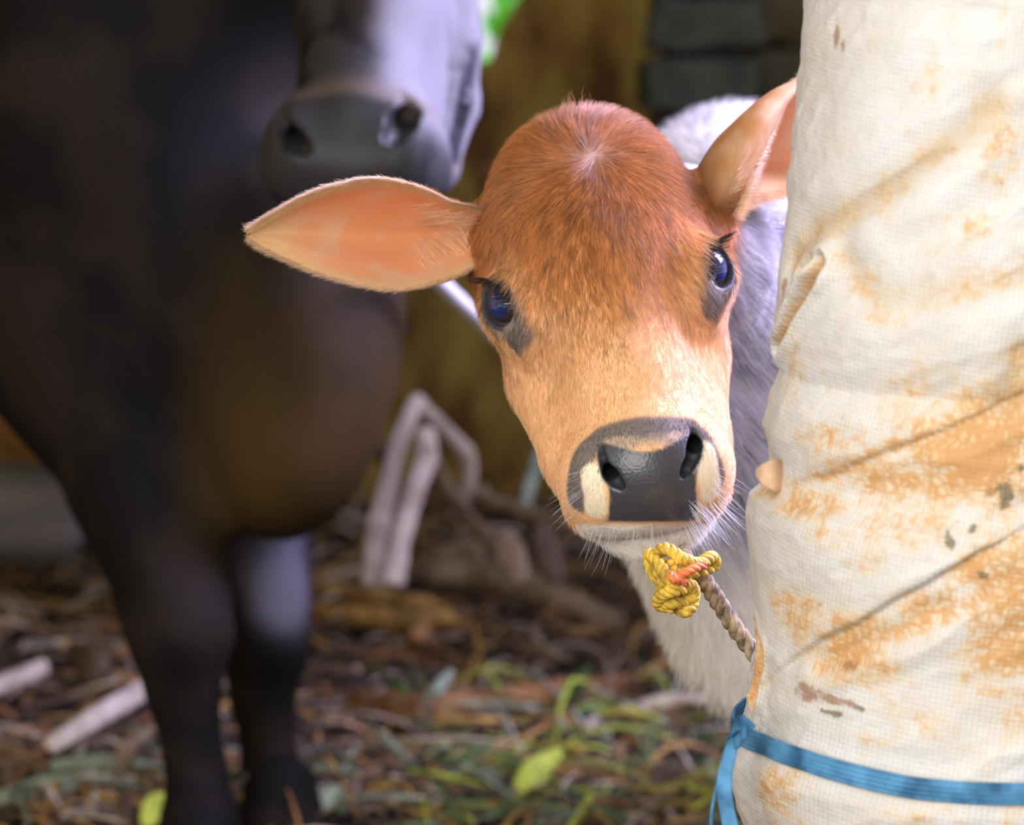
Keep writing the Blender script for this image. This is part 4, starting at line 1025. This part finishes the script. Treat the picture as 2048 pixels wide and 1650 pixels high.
stalk('dry_stalk', W([(735, 870, D+.2), (775, 925, D+.2), (790, 990, D+.18), (775, 1050, D+.14)]), [.008, .010, .010, .006], 'brown', 'brown dry stalk crossing behind the upright pale stalks')
stalk('thick_stalk', [G(855, 1150, .05), G(950, 1150, .05), G(1050, 1175, .045), G(1150, 1215, .03), G(1240, 1250, .018)], [.014, .020, .021, .017, .014], 'tan', 'thick tan stalk lying on the floor below the calf\'s muzzle', flat=.8)
stalk('thick_stalk', [G(860, 1160, .03), G(880, 1135, .045), G(930, 1110, .06), G(960, 1125, .06)], [.010, .018, .020, .012], 'tan', 'knobbly broken end of a stalk lying over the thick tan one', flat=.8)
stalk('yellow_stalk', [G(612, 1172, .03), G(720, 1192, .03), G(830, 1205, .03), G(900, 1222, .02)], [.009, .011, .010, .006], 'ochre', 'upper of the two yellow stalks lying at the feet of the bent stalks')
stalk('yellow_stalk', [G(590, 1215, .015), G(700, 1232, .02), G(850, 1240, .02), G(960, 1236, .015)], [.010, .012, .012, .008], 'ochre', 'lower of the two yellow stalks lying at the feet of the bent stalks')
stalk('dry_stalk', W([(962, 975, 4.15), (975, 1000, 4.12), (1045, 1022, 4.08), (1120, 1048, 4.02), (1190, 1075, 3.98)]), [.007, .009, .0095, .009, .007], 'tan', 'tan stalk reaching right to the corner of the calf\'s mouth')
stalk('green_stalk', W([(1078, 905, 4.2), (1062, 960, 4.18), (1050, 1010, 4.15)]), [.007, .008, .006], 'sage', 'short greyish green stem upright behind the calf\'s jaw')
stalk('husk', W([(1000, 1075, 4.0), (1020, 1110, 3.98), (1042, 1160, 3.95)]), [.014, .018, .010], 'tan', 'broad tan husk standing below the calf\'s cheek', 'husk', .35)
stalk('husk', W([(1085, 1050, 4.0), (1095, 1100, 3.98), (1112, 1160, 3.95)]), [.010, .015, .011], 'brown', 'brown husk standing straight below the calf\'s mouth', 'husk', .35)
stalk('cut_stick', [G(-40, 1385, .05), G(30, 1358, .055), G(90, 1332, .06)], [.010, .010, .009], 'pale', 'upper pale stick at the left, poking in beside the cow\'s foreleg', 'stick')
stalk('cut_stick', [G(100, 1492, .045), G(190, 1437, .06), G(290, 1378, .07)], [.0095, .0115, .0115], 'pale', 'lower pale stick slanting up to the cow\'s foreleg', 'stick')
stalk('green_stalk', [G(105, 1532, .02), G(200, 1528, .03), G(290, 1540, .03), G(360, 1560, .02)], [.006, .009, .009, .006], 'sage', 'pale green leafy stem lying left of the cow\'s foreleg, above the lowest one', flat=.4)
stalk('green_stalk', [G(-40, 1615, .02), G(60, 1580, .03), G(160, 1560, .03), G(240, 1540, .02)], [.006, .010, .009, .005], 'sage', 'lowest grey green stem at the left under the pale stick', flat=.4)
stalk('dry_stalk', [G(1235, 1432, .02), G(1320, 1408, .03), G(1400, 1402, .03), G(1450, 1410, .02)], [.006, .009, .008, .006], 'pale', 'pale stick touching the white chest of the calf near the blue strap', 'stick')
stalk('husk', [G(700, 1400, .01), G(840, 1428, .02), G(980, 1418, .02), G(1120, 1395, .02), G(1280, 1365, .02)], [.012, .020, .020, .018, .010], 'rust', 'long reddish brown husk lying across the floor under the calf', 'husk', .35)
stalk('leaf_blade', [G(1030, 1585, .02), G(1070, 1545, .035), G(1122, 1502, .04)], [.006, .016, .005], 'lime', 'bright yellow green leaf on the floor below the calf', 'leaf', .25, joints=False)
stalk('leaf_blade', [G(740, 1330, .03), G(800, 1375, .04), G(850, 1412, .03)], [.003, .007, .003], 'green', 'narrow green blade forming the left side of a small V on the floor', 'leaf', .3, joints=False)
stalk('leaf_blade', [G(842, 1412, .03), G(880, 1372, .05), G(905, 1340, .05)], [.003, .007, .003], 'sage', 'narrow grey green blade forming the right side of a small V on the floor', 'leaf', .3, joints=False)
stalk('leaf_blade', [G(870, 1520, .02), G(960, 1508, .03), G(1040, 1528, .02)], [.004, .010, .004], 'green', 'flat green blade lying left of the bright yellow green leaf', 'leaf', .25, joints=False)
stalk('leaf_blade', [G(1110, 1430, .02), G(1150, 1370, .06), G(1180, 1335, .08)], [.004, .009, .003], 'green', 'dull green blade rising under the calf\'s chest', 'leaf', .3, joints=False)
stalk('leaf_blade', [G(730, 1440, .02), G(770, 1480, .03), G(830, 1530, .02)], [.003, .006, .003], 'sage', 'thin grey green blade sloping down between the cow\'s hooves and the green grass', 'leaf', .3, joints=False)
stalk('leaf_blade', [G(640, 1620, .03), G(665, 1600, .035), G(690, 1625, .02)], [.005, .014, .004], 'sage', 'small pale green leaf just right of the cow\'s farther hoof', 'leaf', .3, joints=False)
stalk('leaf_blade', [G(290, 1650, .03), G(315, 1615, .04), G(345, 1640, .02)], [.006, .014, .004], 'lime', 'small yellow green leaf just left of the cow\'s nearer hoof', 'leaf', .3, joints=False)
stalk('husk', [G(815, 1300, .03), G(835, 1275, .05), G(855, 1250, .06)], [.006, .011, .005], 'rust', 'small orange brown husk chip below the yellow stalks', 'husk', .4)
stalk('husk', [G(230, 1560, .02), G(255, 1500, .05), G(275, 1465, .06)], [.005, .010, .004], 'tan', 'small tan husk chip leaning below the lower pale stick', 'husk', .4)
stalk('husk', [G(140, 1310, .03), G(180, 1330, .05), G(215, 1370, .03)], [.012, .022, .010], 'brown', 'mauve brown husk flake at the left beyond the pale sticks', 'husk', .4)
# uncountable litter
def litter(name, n, xr, yr, lr, wr, pals, label, hz, amt_h=.012, seed=1, tilt=.25):
    r = np.random.default_rng(seed); V, F, mi = [], [], []
    for k in range(n):
        y = r.uniform(*yr)**1.0; x = r.uniform(*xr)*y/4; L_ = r.uniform(*lr); w_ = r.uniform(*wr); a = r.uniform(0, np.pi*2)
        d = np.array([math.cos(a), math.sin(a), r.normal(0, tilt)]); s_ = np.array([-math.sin(a), math.cos(a), r.normal(0, .5)]); s_ /= np.linalg.norm(s_)
        bnd = r.normal(0, .18)*L_; z0 = float(gz(x, y))+r.uniform(0, hz); c = np.array([x, y, max(z0, 0)+.004]); o_ = len(V); u = np.cross(d, s_)
        ns = 6
        for i in range(ns):
            t = i/(ns-1); p = c+d*L_*(t-.5)+u*abs(bnd)*(4*t*(1-t)-.5)*.8+s_*bnd*4*t*(1-t)*.5; ww = w_*(.35+.65*math.sin(math.pi*(.12+.8*t)))
            p[2] = max(p[2], .001)
            V += [p-s_*ww/2, p+u*ww*.35, p+s_*ww/2, p-u*ww*.18]
        for i in range(ns-1):
            for j in range(4): F.append((o_+i*4+j, o_+i*4+(j+1) % 4, o_+(i+1)*4+(j+1) % 4, o_+(i+1)*4+j))
        F += [(o_+3, o_+2, o_+1, o_), (o_+ns*4-4, o_+ns*4-3, o_+ns*4-2, o_+ns*4-1)]
        mi += [r.integers(len(pals))]*(5*4+2)
    o = mesh_obj(name, V, F, mats=[MP[p] for p in pals], midx=mi); tag(o, label, 'litter', kind='stuff'); return o
litter('straw_litter', 3000, (-.66, .66), (2.5, 5.1), (.03, .15), (.004, .011), ['brown', 'brown', 'tan', 'rust', 'brown', 'ochre', 'pale'], 'trampled brown straw and husk scraps covering the shed floor', .02, seed=3)
litter('grass_litter', 520, (-.10, .62), (3.25, 3.85), (.05, .16), (.003, .008), ['green', 'lime', 'sage', 'ochre', 'green', 'brown'], 'fresh green grass scraps scattered over the nearest floor', .03, seed=5)
litter('grass_scraps', 90, (-.62, -.1), (3.25, 3.6), (.05, .14), (.003, .008), ['green', 'sage', 'ochre', 'tan'], 'sparse green and straw scraps on the floor around the cow\'s hooves', .03, seed=8)
